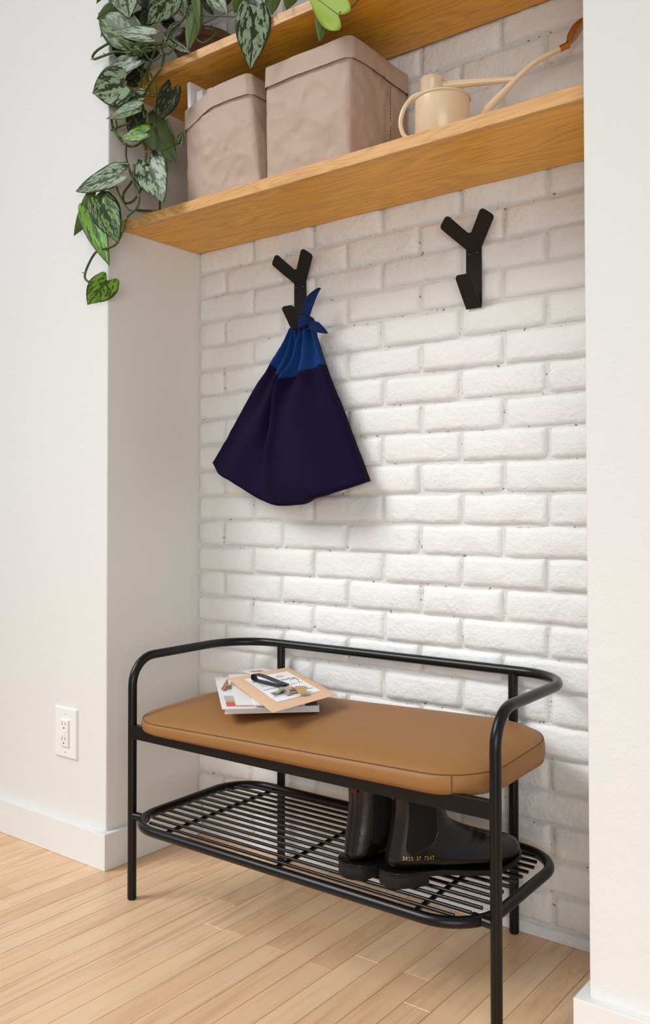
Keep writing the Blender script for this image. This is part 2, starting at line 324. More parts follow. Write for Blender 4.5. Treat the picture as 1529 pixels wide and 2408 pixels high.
# ---------------------------------------------------------------- measured tables (metres)
LEAVES=[
 ((0.0435, -0.345, 1.4183), (-0.0224, -0.35, 1.365), 0.0679, 'bright', -25),
 ((-0.0336, -0.335, 1.602), (0.048, -0.345, 1.4576), 0.062, 'bright', 10),
 ((0.031, -0.35, 1.6076), (0.0913, -0.35, 1.5019), 0.0792, 'mid', 0),
 ((0.0859, -0.345, 1.6647), (-0.0815, -0.35, 1.6641), 0.0579, 'silver', 35),
 ((-0.023, -0.328, 1.6418), (-0.0956, -0.335, 1.5555), 0.0507, 'back', 20),
 ((0.1412, -0.3, 1.6919), (0.2056, -0.315, 1.5856), 0.0919, 'silver', 10),
 ((0.2008, -0.285, 1.8581), (0.1565, -0.29, 1.7882), 0.0524, 'dark', -25),
 ((0.0471, -0.215, 1.8416), (0.1375, -0.205, 1.7207), 0.0827, 'back', 0),
 ((0.091, -0.34, 1.8835), (-0.0227, -0.345, 1.8915), 0.0947, 'silver', 5),
 ((0.1149, -0.315, 1.9445), (0.0051, -0.34, 1.9295), 0.0452, 'silver', 40),
 ((0.1358, -0.335, 1.8127), (0.0425, -0.35, 1.8123), 0.0344, 'mid', 50),
 ((0.1179, -0.312, 1.8544), (0.0142, -0.325, 1.8569), 0.0391, 'silver', 30),
 ((0.1517, -0.32, 1.758), (0.0831, -0.338, 1.7574), 0.0363, 'bright', 35),
 ((0.0947, -0.292, 1.834), (0.0591, -0.296, 1.7899), 0.0517, 'dark', 10),
 ((0.0927, -0.32, 2.0082), (-0.0067, -0.338, 2.0909), 0.095, 'mid', 10),
 ((0.1633, -0.318, 1.9861), (0.0565, -0.338, 2.0269), 0.0405, 'silver', 30),
 ((0.1325, -0.325, 1.9565), (0.0714, -0.345, 2.0066), 0.0223, 'mid', 45),
 ((0.143, -0.325, 1.9643), (0.2222, -0.305, 1.9514), 0.0219, 'silver', 60),
 ((0.0773, -0.318, 2.1158), (0.1013, -0.33, 2.0484), 0.0756, 'silver', 15),
 ((0.2055, -0.29, 2.0752), (0.1436, -0.31, 2.0214), 0.0664, 'silver', -5),
 ((0.2578, -0.262, 2.0273), (0.2593, -0.285, 1.9279), 0.0396, 'back', 25),
 ((0.2744, -0.285, 2.0652), (0.3203, -0.3, 1.9495), 0.0253, 'back', 50),
 ((0.181, -0.278, 1.9931), (0.267, -0.295, 1.9215), 0.0259, 'silver', 40),
 ((0.3092, -0.262, 2.0674), (0.3727, -0.28, 1.9891), 0.0542, 'silver', 0),
 ((0.475, -0.298, 1.9397), (0.467, -0.3, 1.8244), 0.0827, 'silver', 0),
 ((0.416, -0.268, 2.0285), (0.4036, -0.285, 1.9696), 0.0416, 'back', 0),
 ((0.4724, -0.28, 2.0047), (0.4965, -0.285, 1.9307), 0.0277, 'silver', 30),
 ((0.5036, -0.268, 2.0029), (0.5116, -0.28, 1.9315), 0.0423, 'back', 0),
 ((0.565, -0.27, 1.9854), (0.5523, -0.283, 1.9273), 0.0415, 'back', -10),
 ((0.7032, -0.3, 1.8613), (0.6264, -0.295, 1.9339), 0.0743, 'backlit', 0),
 ((0.6569, -0.283, 1.9003), (0.649, -0.29, 1.8242), 0.0366, 'back', 10),
 ((0.0137, -0.335, 2.1327), (-0.0011, -0.345, 2.1081), 0.0146, 'dark', 20),
 ((0.0243, -0.325, 2.0556), (0.0052, -0.338, 2.0269), 0.0187, 'silver', 30),
 ((0.0321, -0.325, 2.095), (-0.0014, -0.342, 2.0695), 0.0291, 'back', 20),
 ((0.1875, -0.245, 1.7471), (0.1915, -0.235, 1.7792), 0.0204, 'silver', 30),
 ((0.1909, -0.285, 1.7829), (0.2143, -0.285, 1.7345), 0.009, 'dark', 20),
 ((0.0781, -0.27, 1.9411), (0.039, -0.285, 1.9109), 0.0398, 'dark', 10),
 ((0.151, -0.284, 1.843), (0.1631, -0.284, 1.8172), 0.0132, 'mid', 10),
 ((0.178, -0.24, 2.1222), (0.2181, -0.25, 2.0378), 0.0469, 'dark', 10),
 ((0.2456, -0.235, 2.1046), (0.298, -0.245, 2.0271), 0.046, 'dark', -10),
 ((0.1116, -0.262, 2.0936), (0.0977, -0.29, 2.0338), 0.0476, 'dark', 0),
 ((0.0914, -0.285, 2.1302), (0.1636, -0.292, 2.0522), 0.0451, 'dark', 10),
 ((0.1943, -0.255, 2.021), (0.1484, -0.27, 1.9946), 0.0327, 'dark', 30),
 ((0.0309, -0.292, 1.9912), (0.0203, -0.315, 2.0127), 0.0272, 'dark', 30),
 ((0.0433, -0.262, 1.9759), (0.0996, -0.27, 1.9871), 0.0356, 'dark', 10),
 ((0.3422, -0.24, 2.0698), (0.3405, -0.255, 2.0181), 0.0391, 'dark', 0),
 ((0.0265, -0.27, 2.0979), (-0.004, -0.285, 2.0801), 0.0425, 'dark', 10),
 ((0.0745, -0.25, 2.1437), (0.1646, -0.255, 2.0578), 0.0499, 'dark', -10),
 ((0.1331, -0.24, 2.075), (0.189, -0.25, 2.0105), 0.0371, 'dark', 15),
 ((0.0207, -0.285, 2.0292), (0.0861, -0.28, 2.0313), 0.0419, 'dark', 10),
 ((0.0611, -0.285, 1.9214), (0.104, -0.275, 1.9387), 0.0353, 'dark', 25),
 ((0.0634, -0.3, 1.8711), (0.1214, -0.29, 1.8759), 0.035, 'mid', 35),
 ((0.2033, -0.215, 2.1352), (0.1471, -0.225, 2.0979), 0.0518, 'dark', 0),
 ((0.292, -0.225, 2.0987), (0.2457, -0.235, 2.0596), 0.0462, 'dark', 5),
 ((0.0492, -0.262, 2.0723), (0.0993, -0.262, 2.0979), 0.0462, 'dark', 10),
 ((0.022, -0.3, 2.15), (0.0257, -0.312, 2.0967), 0.0419, 'silver', 20),
 ((0.3883, -0.255, 2.0502), (0.4462, -0.262, 1.9881), 0.038, 'dark', 0),
 ((0.1213, -0.262, 1.9856), (0.0806, -0.275, 1.97), 0.0311, 'dark', 35),
]
VINES=[
 ([(0.0866, -0.288, 2.0065), (0.1053, -0.2904, 1.957), (0.1077, -0.2928, 1.9214), (0.1056, -0.2952, 1.8821), (0.1161, -0.2976, 1.8445), (0.1253, -0.3, 1.8066)],0.0027),
 ([(0.1253, -0.3, 1.8066), (0.1358, -0.293, 1.8205), (0.1598, -0.286, 1.8298)],0.0022),
 ([(0.1809, -0.288, 1.948), (0.1717, -0.2905, 1.9165), (0.1429, -0.293, 1.8957), (0.1285, -0.2955, 1.8822), (0.1215, -0.298, 1.863)],0.0032),
 ([(0.1434, -0.285, 1.9693), (0.1282, -0.2868, 1.9396), (0.1228, -0.2885, 1.9185), (0.1261, -0.2902, 1.8915), (0.1345, -0.292, 1.8615)],0.0031),
 ([(0.1344, -0.29, 1.9145), (0.1518, -0.29, 1.8842), (0.1543, -0.29, 1.86)],0.0024),
 ([(0.1007, -0.338, 1.8818), (0.1127, -0.3227, 1.8665), (0.1273, -0.3073, 1.858), (0.1517, -0.292, 1.855)],0.0022),
 ([(0.1319, -0.292, 1.8943), (0.1462, -0.2893, 1.8726), (0.1725, -0.2867, 1.8577), (0.1984, -0.284, 1.8579)],0.0019),
 ([(0.0462, -0.335, 2.0023), (0.0364, -0.3337, 2.0032), (-0.0097, -0.3325, 2.0005), (-0.0306, -0.3313, 1.9923), (-0.0257, -0.33, 1.984), (0.0113, -0.3288, 1.9816), (0.0538, -0.3275, 1.9785), (0.1014, -0.3262, 1.9614), (0.1179, -0.325, 1.9634)],0.0031),
 ([(0.0401, -0.33, 1.8233), (0.0234, -0.3143, 1.8126), (0.0147, -0.2986, 1.8047), (0.03, -0.2829, 1.7747), (0.0479, -0.2671, 1.7684), (0.0632, -0.2514, 1.7836), (0.0631, -0.2357, 1.8132), (0.0606, -0.22, 1.8367)],0.0029),
 ([(0.0924, -0.318, 1.7966), (0.0619, -0.3096, 1.8041), (0.0231, -0.3011, 1.8085), (-0.0219, -0.2927, 1.8143), (-0.0351, -0.2843, 1.81), (-0.0319, -0.2759, 1.8013), (-0.045, -0.2674, 1.7896), (-0.0691, -0.259, 1.7678), (-0.0739, -0.2506, 1.7445), (-0.0913, -0.2421, 1.6918), (-0.0905, -0.2337, 1.6667), (-0.0785, -0.2253, 1.6592), (-0.0013, -0.2169, 1.633), (0.0573, -0.2084, 1.6215), (0.0839, -0.2, 1.62)],0.003),
 ([(0.0884, -0.325, 1.7465), (0.0904, -0.3265, 1.712), (0.1049, -0.328, 1.6777), (0.1153, -0.3295, 1.6591), (0.1421, -0.331, 1.6065), (0.1366, -0.3325, 1.5793), (0.1012, -0.334, 1.5612), (0.0905, -0.3355, 1.533), (0.0697, -0.337, 1.5065), (0.0458, -0.3385, 1.5003), (-0.0048, -0.34, 1.4971), (-0.0429, -0.3415, 1.4534), (-0.0337, -0.343, 1.4311), (0.0041, -0.3445, 1.4215), (0.0443, -0.346, 1.4184)],0.0029),
 ([(0.1193, -0.3, 1.7502), (0.1323, -0.3004, 1.7234), (0.1218, -0.3009, 1.6694), (0.1149, -0.3013, 1.6373), (0.0879, -0.3018, 1.6143), (0.0578, -0.3022, 1.6154), (0.052, -0.3027, 1.637), (0.0791, -0.3031, 1.6581), (0.1148, -0.3036, 1.6819), (0.14, -0.304, 1.6926)],0.0031),
 ([(0.0861, -0.345, 1.6628), (0.071, -0.3388, 1.643), (0.084, -0.3325, 1.6085), (0.1019, -0.3262, 1.5831), (0.1195, -0.32, 1.5811)],0.0023),
 ([(0.3099, -0.292, 1.9971), (0.3405, -0.294, 1.9836), (0.4058, -0.296, 1.9592), (0.4307, -0.298, 1.9492)],0.0019),
 ([(0.256, -0.272, 1.9872), (0.2679, -0.2692, 1.9664), (0.2882, -0.2663, 1.9505), (0.3061, -0.2635, 1.9534), (0.3259, -0.2607, 1.9631), (0.3149, -0.2578, 1.9753), (0.285, -0.255, 1.9909)],0.002),
 ([(0.2017, -0.3, 1.9688), (0.2026, -0.2908, 1.9936), (0.2079, -0.2817, 2.008), (0.2221, -0.2725, 2.0194), (0.2275, -0.2633, 2.0368), (0.2232, -0.2542, 2.0607), (0.2125, -0.245, 2.0933)],0.0028),
 ([(0.1897, -0.305, 1.9554), (0.1922, -0.3013, 1.944), (0.2035, -0.2975, 1.9374), (0.2147, -0.2937, 1.9445), (0.2257, -0.29, 1.9577)],0.0022),
 ([(0.1464, -0.322, 1.9591), (0.1515, -0.3165, 1.9414), (0.1632, -0.311, 1.93), (0.1771, -0.3055, 1.9318), (0.1842, -0.3, 1.9409)],0.0022),
 ([(0.1842, -0.312, 1.9618), (0.1665, -0.308, 1.9463), (0.1486, -0.304, 1.9289), (0.1395, -0.3, 1.9209)],0.0024),
 ([(0.7063, -0.3, 1.8627), (0.7295, -0.2933, 1.8691), (0.7433, -0.2867, 1.8826), (0.7455, -0.28, 1.9001)],0.0019),
 ([(0.1823, -0.295, 1.7137), (0.1885, -0.27, 1.7326), (0.188, -0.245, 1.7492)],0.0017),
 ([(0.1019, -0.23, 1.6084), (0.1166, -0.2433, 1.6293), (0.119, -0.2567, 1.6422), (0.1012, -0.27, 1.6934)],0.0027),
 ([(0.0531, -0.33, 1.8164), (0.0634, -0.332, 1.7927), (0.0582, -0.334, 1.7883), (0.0633, -0.336, 1.7762), (0.0837, -0.338, 1.7586)],0.0018),
 ([(0.1166, -0.33, 1.806), (0.1269, -0.326, 1.788), (0.1273, -0.322, 1.7693)],0.0017),
 ([(0.1119, -0.318, 1.9288), (0.1168, -0.305, 1.919), (0.1243, -0.292, 1.9117)],0.0019),
 ([(0.2235, -0.245, 2.0586), (0.2095, -0.24, 2.0811), (0.2217, -0.235, 2.0853)],0.002),
]
BAG_LEFT_EDGE= [(0.3617, 1.3144), (0.3341, 1.2773), (0.2978, 1.2363), (0.2467, 1.173), (0.1991, 1.1147), (0.1503, 1.0531), (0.1028, 0.9917)]
BAG_BOTTOM= [(0.1028, 0.9917), (0.1406, 0.9636), (0.1993, 0.941), (0.2703, 0.9015), (0.3115, 0.8882), (0.3519, 0.8788), (0.3956, 0.8804), (0.4341, 0.8837), (0.4842, 0.8966), (0.5127, 0.9012), (0.5724, 0.9215), (0.5995, 0.9353)]
BAG_RIGHT_EDGE= [(0.4324, 1.2997), (0.4514, 1.2509), (0.4681, 1.2094), (0.505, 1.134), (0.5411, 1.0571), (0.5706, 0.9964), (0.5995, 0.9353)]
BAG_FOLD= [(0.3916, 1.3013), (0.3885, 1.2678), (0.3762, 1.2183), (0.3519, 1.1797), (0.3363, 1.1366), (0.3273, 1.0687), (0.3215, 1.0278), (0.3206, 0.9833), (0.3251, 0.9079)]
BAG_LSEAM= [(0.2978, 1.2363), (0.3183, 1.2171), (0.3251, 1.1803), (0.3363, 1.1691)]
BAG_RSEAM= [(0.3497, 1.1799), (0.3959, 1.1928), (0.4387, 1.1956), (0.4681, 1.2094)]
# ================================================================ SETTING
NX, ND = 1.2095, 0.3057           # niche width and depth
BB, BT = 0.087, 0.0195            # baseboard height and thickness
TOP = 2.52
def struct(o, label, cat): return tag(o, label, cat, kind='structure')

# ---- floor with single planks
floor = MB().box((-1.6, -2.45, -.03), (2.6, .03, -.0095)).build('floor', M['subfloor'])
struct(floor, 'pale maple strip floor running towards the brick wall', 'floor')
PW = 0.0553
plank_len = [.42, .58, .74, .92, 1.15]
def plank_mesh(L):
    b = .0007; g = .00045; x0, x1, y0, y1 = g, PW - g, g, L - g
    mb = MB(); z0, z1 = -.0095, 0
    v = [(x0, y0, z0), (x1, y0, z0), (x1, y1, z0), (x0, y1, z0), (x0, y0, z1 - b), (x1, y0, z1 - b), (x1, y1, z1 - b), (x0, y1, z1 - b),
         (x0 + b, y0 + b, z1), (x1 - b, y0 + b, z1), (x1 - b, y1 - b, z1), (x0 + b, y1 - b, z1)]
    f = [(0, 1, 5, 4), (1, 2, 6, 5), (2, 3, 7, 6), (3, 0, 4, 7), (4, 5, 9, 8), (5, 6, 10, 9), (6, 7, 11, 10), (7, 4, 8, 11), (8, 9, 10, 11)]
    me = bpy.data.meshes.new('plank'); me.from_pydata(v, [], f); me.materials.append(M['plank']); me.update(); return me
pm = {L: plank_mesh(L) for L in plank_len}
rnd = random.Random(21)
col0 = math.floor((-.80 - .451) / PW); col1 = math.ceil((2.0 - .451) / PW)
for k in range(col0, col1):
    x = .451 + k * PW; y = .012
    if x < -.06: y = -ND + .0
    if x > NX: y = -ND + .0
    y += rnd.uniform(0, .0)
    first = True
    while y > -1.9:
        L = rnd.choice(plank_len)
        if first:
            s = rnd.choice([.3, .5, .7, .9]) ; first = False
        else: s = 1
        Lr = L
        o = bpy.data.objects.new('plank', pm[L]); C.objects.link(o); o.parent = floor
        o.scale = (1, s, 1); Lr = L * s
        o.location = (x, y - Lr, 0); y -= Lr

# ---- brick wall
wall_back = MB().box((-.02, .0120, 0), (NX + .02, .13, TOP)).build('wall_back', M['mortar'])
struct(wall_back, 'white painted brick wall at the back of the niche', 'wall')
COURSE, BL = .0677, .2033
GH, GV = .0035, .0055
def brick_mesh(L, H, seed):
    nx, nz = (13 if L > .15 else 8), 6
    ro = .0105; dep = .012
    off = Vector((seed * 3.7, seed * 1.3, seed * 7.1))
    us = [-1, -.955, -.86] + [-.86 + 1.72 * i / (nx - 5) for i in range(1, nx - 5)] + [.86, .955, 1]
    ws = [-1, -.88, -.62, 0, .62, .88, 1]
    V = []; Fc = []
    for j, wv in enumerate(ws):
        for i, uv_ in enumerate(us):
            x = uv_ * L / 2; z = wv * H / 2
            ex = L / 2 - abs(x); ez = H / 2 - abs(z)
            dx = max(0, 1 - ex / ro); dz = max(0, 1 - ez / ro)
            dd = min(1, math.hypot(dx, dz))
            y = ro * (1 - math.sqrt(max(0, 1 - dd * dd))) * .95
            p = Vector((x, 0, z)) * 14 + off
            y += noise.noise(p) * .0028 + noise.noise(p * 3.1) * .0013
            edge = 1 if max(dx, dz) > 0 else 0
            x += edge * noise.noise(p * 2.3 + Vector((5, 0, 0))) * .0030; z += noise.noise(p * 2.1 + Vector((0, 9, 0))) * (.0034 if edge else .001)
            V.append((x, y, z))
    n = len(us); m_ = len(ws)
    for j in range(m_ - 1):
        for i in range(n - 1): Fc.append((j * n + i, j * n + i + 1, (j + 1) * n + i + 1, (j + 1) * n + i))
    ring = list(range(n)) + [j * n + n - 1 for j in range(1, m_)] + [(m_ - 1) * n + i for i in range(n - 2, -1, -1)] + [j * n for j in range(m_ - 2, 0, -1)]
    base = len(V)
    for r_ in ring: V.append((V[r_][0] * 1.004, .022, V[r_][2] * 1.01))
    k = len(ring)
    for i in range(k): Fc.append((ring[(i + 1) % k], ring[i], base + i, base + (i + 1) % k))
    me = bpy.data.meshes.new('brick'); me.from_pydata(V, [], Fc); me.materials.append(M['brick'])
    me.polygons.foreach_set('use_smooth', [True] * len(me.polygons)); me.update(); return me
full = [brick_mesh(BL - GV, COURSE - GH, s) for s in range(1, 13)]
half = [brick_mesh(BL / 2 - GV, COURSE - GH, s + 40) for s in range(1, 6)]
rnd = random.Random(5)
rows = int((TOP - .0256) / COURSE)
for n in range(rows):
    zc = .0256 + (n + .5) * COURSE
    j0 = .094 if n % 2 else .1955
    js = [j0 - BL]
    while js[-1] < NX: js.append(js[-1] + BL)
    js = [j + rnd.uniform(-.004, .004) for j in js]
    for a, b in zip(js, js[1:]):
        a2, b2 = max(a, -.004), min(b, NX + .004)
        if b2 - a2 < .02: continue
        Lb = b2 - a2
        src = rnd.choice(full) if Lb > .15 else rnd.choice(half)
        ref = (BL if Lb > .15 else BL / 2) - GV
        o = bpy.data.objects.new('brick', src); C.objects.link(o); o.parent = wall_back
        zw = zc + .0055 * noise.noise(Vector(((a2 + b2) * 1.1, n * .30, 4))) + rnd.uniform(-.001, .001)
        o.location = ((a2 + b2) / 2, .0038 + rnd.uniform(-.0012, .0020), zw if n > 1 else zc)
        o.rotation_euler = (rnd.uniform(-.02, .02), rnd.uniform(-.006, .006), rnd.uniform(-.008, .008))
        o.scale = ((Lb - GV) / ref, 1, rnd.uniform(.975, 1.01))
# mortar skim along the floor
vs_ = []; fs_ = []
for i in range(61):
    x = -.001 + (NX + .002) * i / 60; h = .0225 + .0022 * noise.noise(Vector((x * 22, 3, 0)))
    vs_ += [(x, .0025, .0005), (x, .0028, h - .003), (x, .0060, h), (x, .03, h), (x, .03, .0005)]
for i in range(60):
    for k in range(5): fs_.append((i * 5 + k, i * 5 + (k + 1) % 5, (i + 1) * 5 + (k + 1) % 5, (i + 1) * 5 + k))
struct(MB().add(vs_, fs_).build('trim_1', M['brick'], smooth=True), 'thin painted mortar skim between the bricks and the floor', 'trim')

# ---- side walls with a soft plaster corner
def wall_block(name, poly, z1, m_):
    mb = MB().prism(poly, lambda p, s: (p[0], p[1], z1 * s)); return mb.build(name, m_, smooth=True)
r = .004
left_poly = [(-1.6, .13), (-1.6, -ND)] + arc((-r, -ND + r), r, -math.pi / 2, 0, 5) + [(0, .13)]
struct(wall_block('wall_left', left_poly, TOP, M['wall']), 'off white plaster wall with the outlet, left of the niche', 'wall')
right_poly = [(NX, .13)] + arc((NX + r, -ND + r), r, math.pi, 1.5 * math.pi, 5) + [(2.6, -ND), (2.6, .13)]
struct(wall_block('wall_right', right_poly, TOP, M['wall']), 'off white plaster wall at the right edge of the niche', 'wall')
bl = [(-1.6, -ND), (-1.6, -ND - BT), (BT, -ND - BT), (BT, -.0005), (0, -.0005), (0, -ND)]
struct(MB().prism(bl, lambda p, s: (p[0], p[1], .0003 + BB * s)).build('baseboard_left', M['base'], bevel=.0012), 'white square baseboard turning into the niche on the left', 'baseboard')
br = [(2.6, -ND), (NX, -ND), (NX, -.0005), (NX - BT, -.0005), (NX - BT, -ND - BT), (2.6, -ND - BT)]
struct(MB().prism(br, lambda p, s: (p[0], p[1], .0003 + BB * s)).build('baseboard_right', M['base'], bevel=.0012), 'white square baseboard under the right wall', 'baseboard')

struct(MB().box((.0005, -ND + .002, 2.20), (NX - .0005, .0005, TOP)).build('ceiling', M['wall'], bevel=.002), 'plaster soffit closing the niche above the upper shelf', 'ceiling')

# ================================================================ SHELVES
def shelf(z, th, dep, label):
    t = empty('wall_shelf', (0, 0, z)); tag(t, label, 'shelf', 'oak shelves in the niche')
    MB().box((.0015, -dep + .014, .0018), (NX - .0015, .0015, th)).build('board', M['oak'], t, bevel=.0006)
    MB().box((.0015, -dep, 0), (NX - .0015, -dep + .0138, th)).build('front_edge', M['oak_edge'], t, bevel=.0012)
    return t
S1Z, S1T, S1D = 1.5661, .0261, .2649
S2Z, S2T, S2D = 1.9143, .0225, .2717
shelf(S1Z, S1T, S1D, 'lower oak shelf carrying the paper bags and watering can')
shelf(S2Z, S2T, S2D, 'upper oak shelf carrying the potted trailing plant')
SH = S1Z + S1T + .0003

# ================================================================ PAPER BAGS
def paper_bag(label, fl, fr, depth, h, cuff, seed, lean, droop=0.0, hl=0.0):
    """fl, fr: base x of the front corners; front at y=-.238; lean shifts the top; hl: extra height on the left"""
    t = empty('paper_bag', ((fl + fr) / 2, -.238 + depth / 2, SH)); tag(t, label, 'bag', 'washable paper bags on the lower shelf')
    hw = (fr - fl) / 2; hd = depth / 2; NSIDE = 40
    def ring(z, grow, top):
        f = z / h; pts = []
        n = NSIDE
        corners = [(-hw + lean[0] * f, -hd), (hw + lean[1] * f, -hd + lean[2] * f), (hw + lean[1] * f, hd), (-hw + lean[0] * f, hd)]
        for c in range(4):
            a = Vector(corners[c]); b = Vector(corners[(c + 1) % 4]); d = (b - a).normalized(); nn = Vector((d.y, -d.x))
            for i in range(n):
                s = i / n; e = math.sin(math.pi * s)
                p = a.lerp(b, s)
                q = Vector((p.x * 11 + seed, p.y * 11, z * 11))
                rg = lambda k_, o_: 1 - 2.2 * abs(noise.noise(q * k_ + Vector((o_, o_, 0))))
                amp = (.010 * noise.noise(q) + .0040 * rg(1.3, 3) + .0030 * rg(2.6, 9) + .0012 * rg(6, 1)) * (.3 + .7 * e) * (1 - .75 * top)
                bul = .006 * e * math.sin(math.pi * min(1, f))
                p = p + nn * (amp * .8 + bul + grow)
                if i == 0: p = p * (1 - .003 / max(.01, p.length))
                zz = z
                if top:                      # uneven rim
                    zz += .004 * noise.noise(Vector((p.x * 9 + seed, p.y * 9, 2))) - droop * sm(-hw * .1, -hw, p.x) * top
                pts.append((p.x, p.y, zz))
        return pts
    def skin(levels, name, parent, closed_bottom):
        vs_ = []; fs_ = []
        rings = [ring(z, g, tp) for z, g, tp in levels]; k = len(rings[0])
        for r_ in rings: vs_ += r_
        for j in range(len(rings) - 1):
            for i in range(k): fs_.append((j * k + i, j * k + (i + 1) % k, (j + 1) * k + (i + 1) % k, (j + 1) * k + i))
        if closed_bottom: fs_.append(tuple(range(k))[::-1])
        o = mesh(name, vs_, fs_, M['kraft'], parent, True)
        bm = bmesh.new(); bm.from_mesh(o.data)
        for e in bm.edges:
            a, b_ = e.verts[0].index, e.verts[1].index
            if (a % k) % NSIDE == 0 and a % k == b_ % k: e.smooth = False
            elif len(e.link_faces) == 2 and e.calc_face_angle(0) > 1.0: e.smooth = False
        bm.to_mesh(o.data); bm.free(); return o
    nb = 34
    lv = [(0, 0, 0)] + [(h * (i + .0) / nb, 0, 0 if i < nb - 7 else .6) for i in range(1, nb)] + [(h - .002, .0, 1), (h - .006, -.003, 1), (h * .55, -.004, 0), (.006, -.004, 0)]
    b = skin(lv, 'bag_body', t, True)
    lv2 = [(h - .003, .001, 1), (h, .003, 1), (h - .003, .0055, 1), (h - cuff * .5, .0062, 1), (h - cuff, .0068, 1), (h - cuff + .0004, .0055, 1), (h - cuff * .5, .0045, 1)]
    skin(lv2, 'cuff', t, False)
    return t
paper_bag('small folded-cuff paper bag holding white books, beside the plant', .205, .440, .205, .262, .050, 3.0, (-.004, -.034, .0), .030)
bag_r = paper_bag('large folded-cuff paper bag with a wide brown side, next to watering can', .457, .686, .220, .258, .047, 11.0, (0, .002, 0))
# stitched side seam of the large bag
sx = .686 + .0062
mb = MB()
for i in range(26):
    z = .012 + i * .0074
    mb.box((.1225 + .0005, .03, z), (.1225 + .0016, .031, z + .0045))
sm_ = mb.build('side_stitching', M['stitch'], bag_r)
# white books standing in the small bag
def book(label, x0, x1, y0, y1, z1, tilt):
    t = empty('white_book', ((x0 + x1) / 2, (y0 + y1) / 2, SH + .0035)); t.rotation_euler = (0, tilt, 0)
    tag(t, label, 'book', 'white books in the small paper bag')
    hx, hy, h = (x1 - x0) / 2, (y1 - y0) / 2, z1 - SH - .004
    MB().box((-hx, -hy, 0), (-hx + .0025, hy, h)).box((hx - .0025, -hy, 0), (hx, hy, h)).box((-hx + .0025, -hy, 0), (hx - .0025, -hy + .0025, h)).build('cover', M['white_card'], t)
    MB().box((-hx + .0026, -hy + .0026, .003), (hx - .0026, hy - .002, h - .003)).build('pages', M['paper'], t)
book('tallest white book standing at the left in the small paper bag', .2105, .2205, -.229, -.15, 1.898, -.045)
book('low white book leaning between two others in the small paper bag', .229, .248, -.215, -.12, 1.876, -.05)
book('white book nearest the middle of the small paper bag', .256, .272, -.210, -.11, 1.876, -.04)

# ================================================================ WATERING CAN
def watering_can():
    t = empty('watering_can', (.872, -.180, SH), math.radians(28))
    tag(t, 'cream enamel watering can with long spout and copper rose', 'watering can')
    cr = M['cream']
    h = .090; rb = .0545
    MB().lathe([(0.0005, 0), (rb - .003, 0), (rb, .003), (rb, h - .004), (rb, h), (rb - .003, h + .0005), (rb - .004, h - .004), (.024, h - .004), (.0005, h - .004)], n=48).build('body', cr, t, True)
    MB().tube([(rb * 1.01 * math.cos(a), rb * 1.01 * math.sin(a), h) for a in [2 * math.pi * k / 48 for k in range(48)]], .0026, 8, closed=True).build('rim', cr, t, True)
    cx = -.020
    MB().lathe([(.0225, h - .006), (.0225, h + .040), (.0240, h + .0415), (.0245, h + .043), (.0235, h + .0445), (.0205, h + .044), (.0205, h + .01), (.0005, h + .01)], (cx, 0, 0), 32).build('neck', cr, t, True)
    zp = h + .031
    MB().tube([(cx + .019, 0, zp), (.06, 0, zp + .001), (.146, 0, zp + .0015)], [.0088, .0075, .0052], 16).build('brace_pipe', cr, t, True)
    sp = spline([(.045, 0, .018), (.072, 0, .048), (.094, 0, .072), (.122, 0, .100), (.150, 0, .128), (.180, 0, .152), (.212, 0, .168), (.232, 0, .176)], 6)
    n = len(sp)
    MB().tube(sp, [.0115 - .0062 * min(1, i / (n * .55)) for i in range(n)], 16).build('spout', cr, t, True)
    MB().tube([(.228, 0, .1745), (.245, 0, .182)], [.0062, .0066], 16).build('ferrule', M['brass'], t, True)
    ax = Vector((.72, -.10, -.62)).normalized(); c0 = Vector((.258, 0, .206))
    MB().lathe([(.0005, -.009), (.010, -.0085), (.020, -.006), (.0265, -.0015), (.0275, .0005), (.026, .002), (.016, .0035), (.0005, .004)], c0, 32, ax).build('rose', M['brass'], t, True)
    hd = spline([(cx - .020, 0, h + .018), (-.058, 0, h + .012), (-.076, 0, h - .010), (-.083, 0, h - .040), (-.074, 0, h - .066), (-.052, 0, h - .074)], 8)
    MB().tube(hd, .0046, 12).build('handle', cr, t, True)
watering_can()

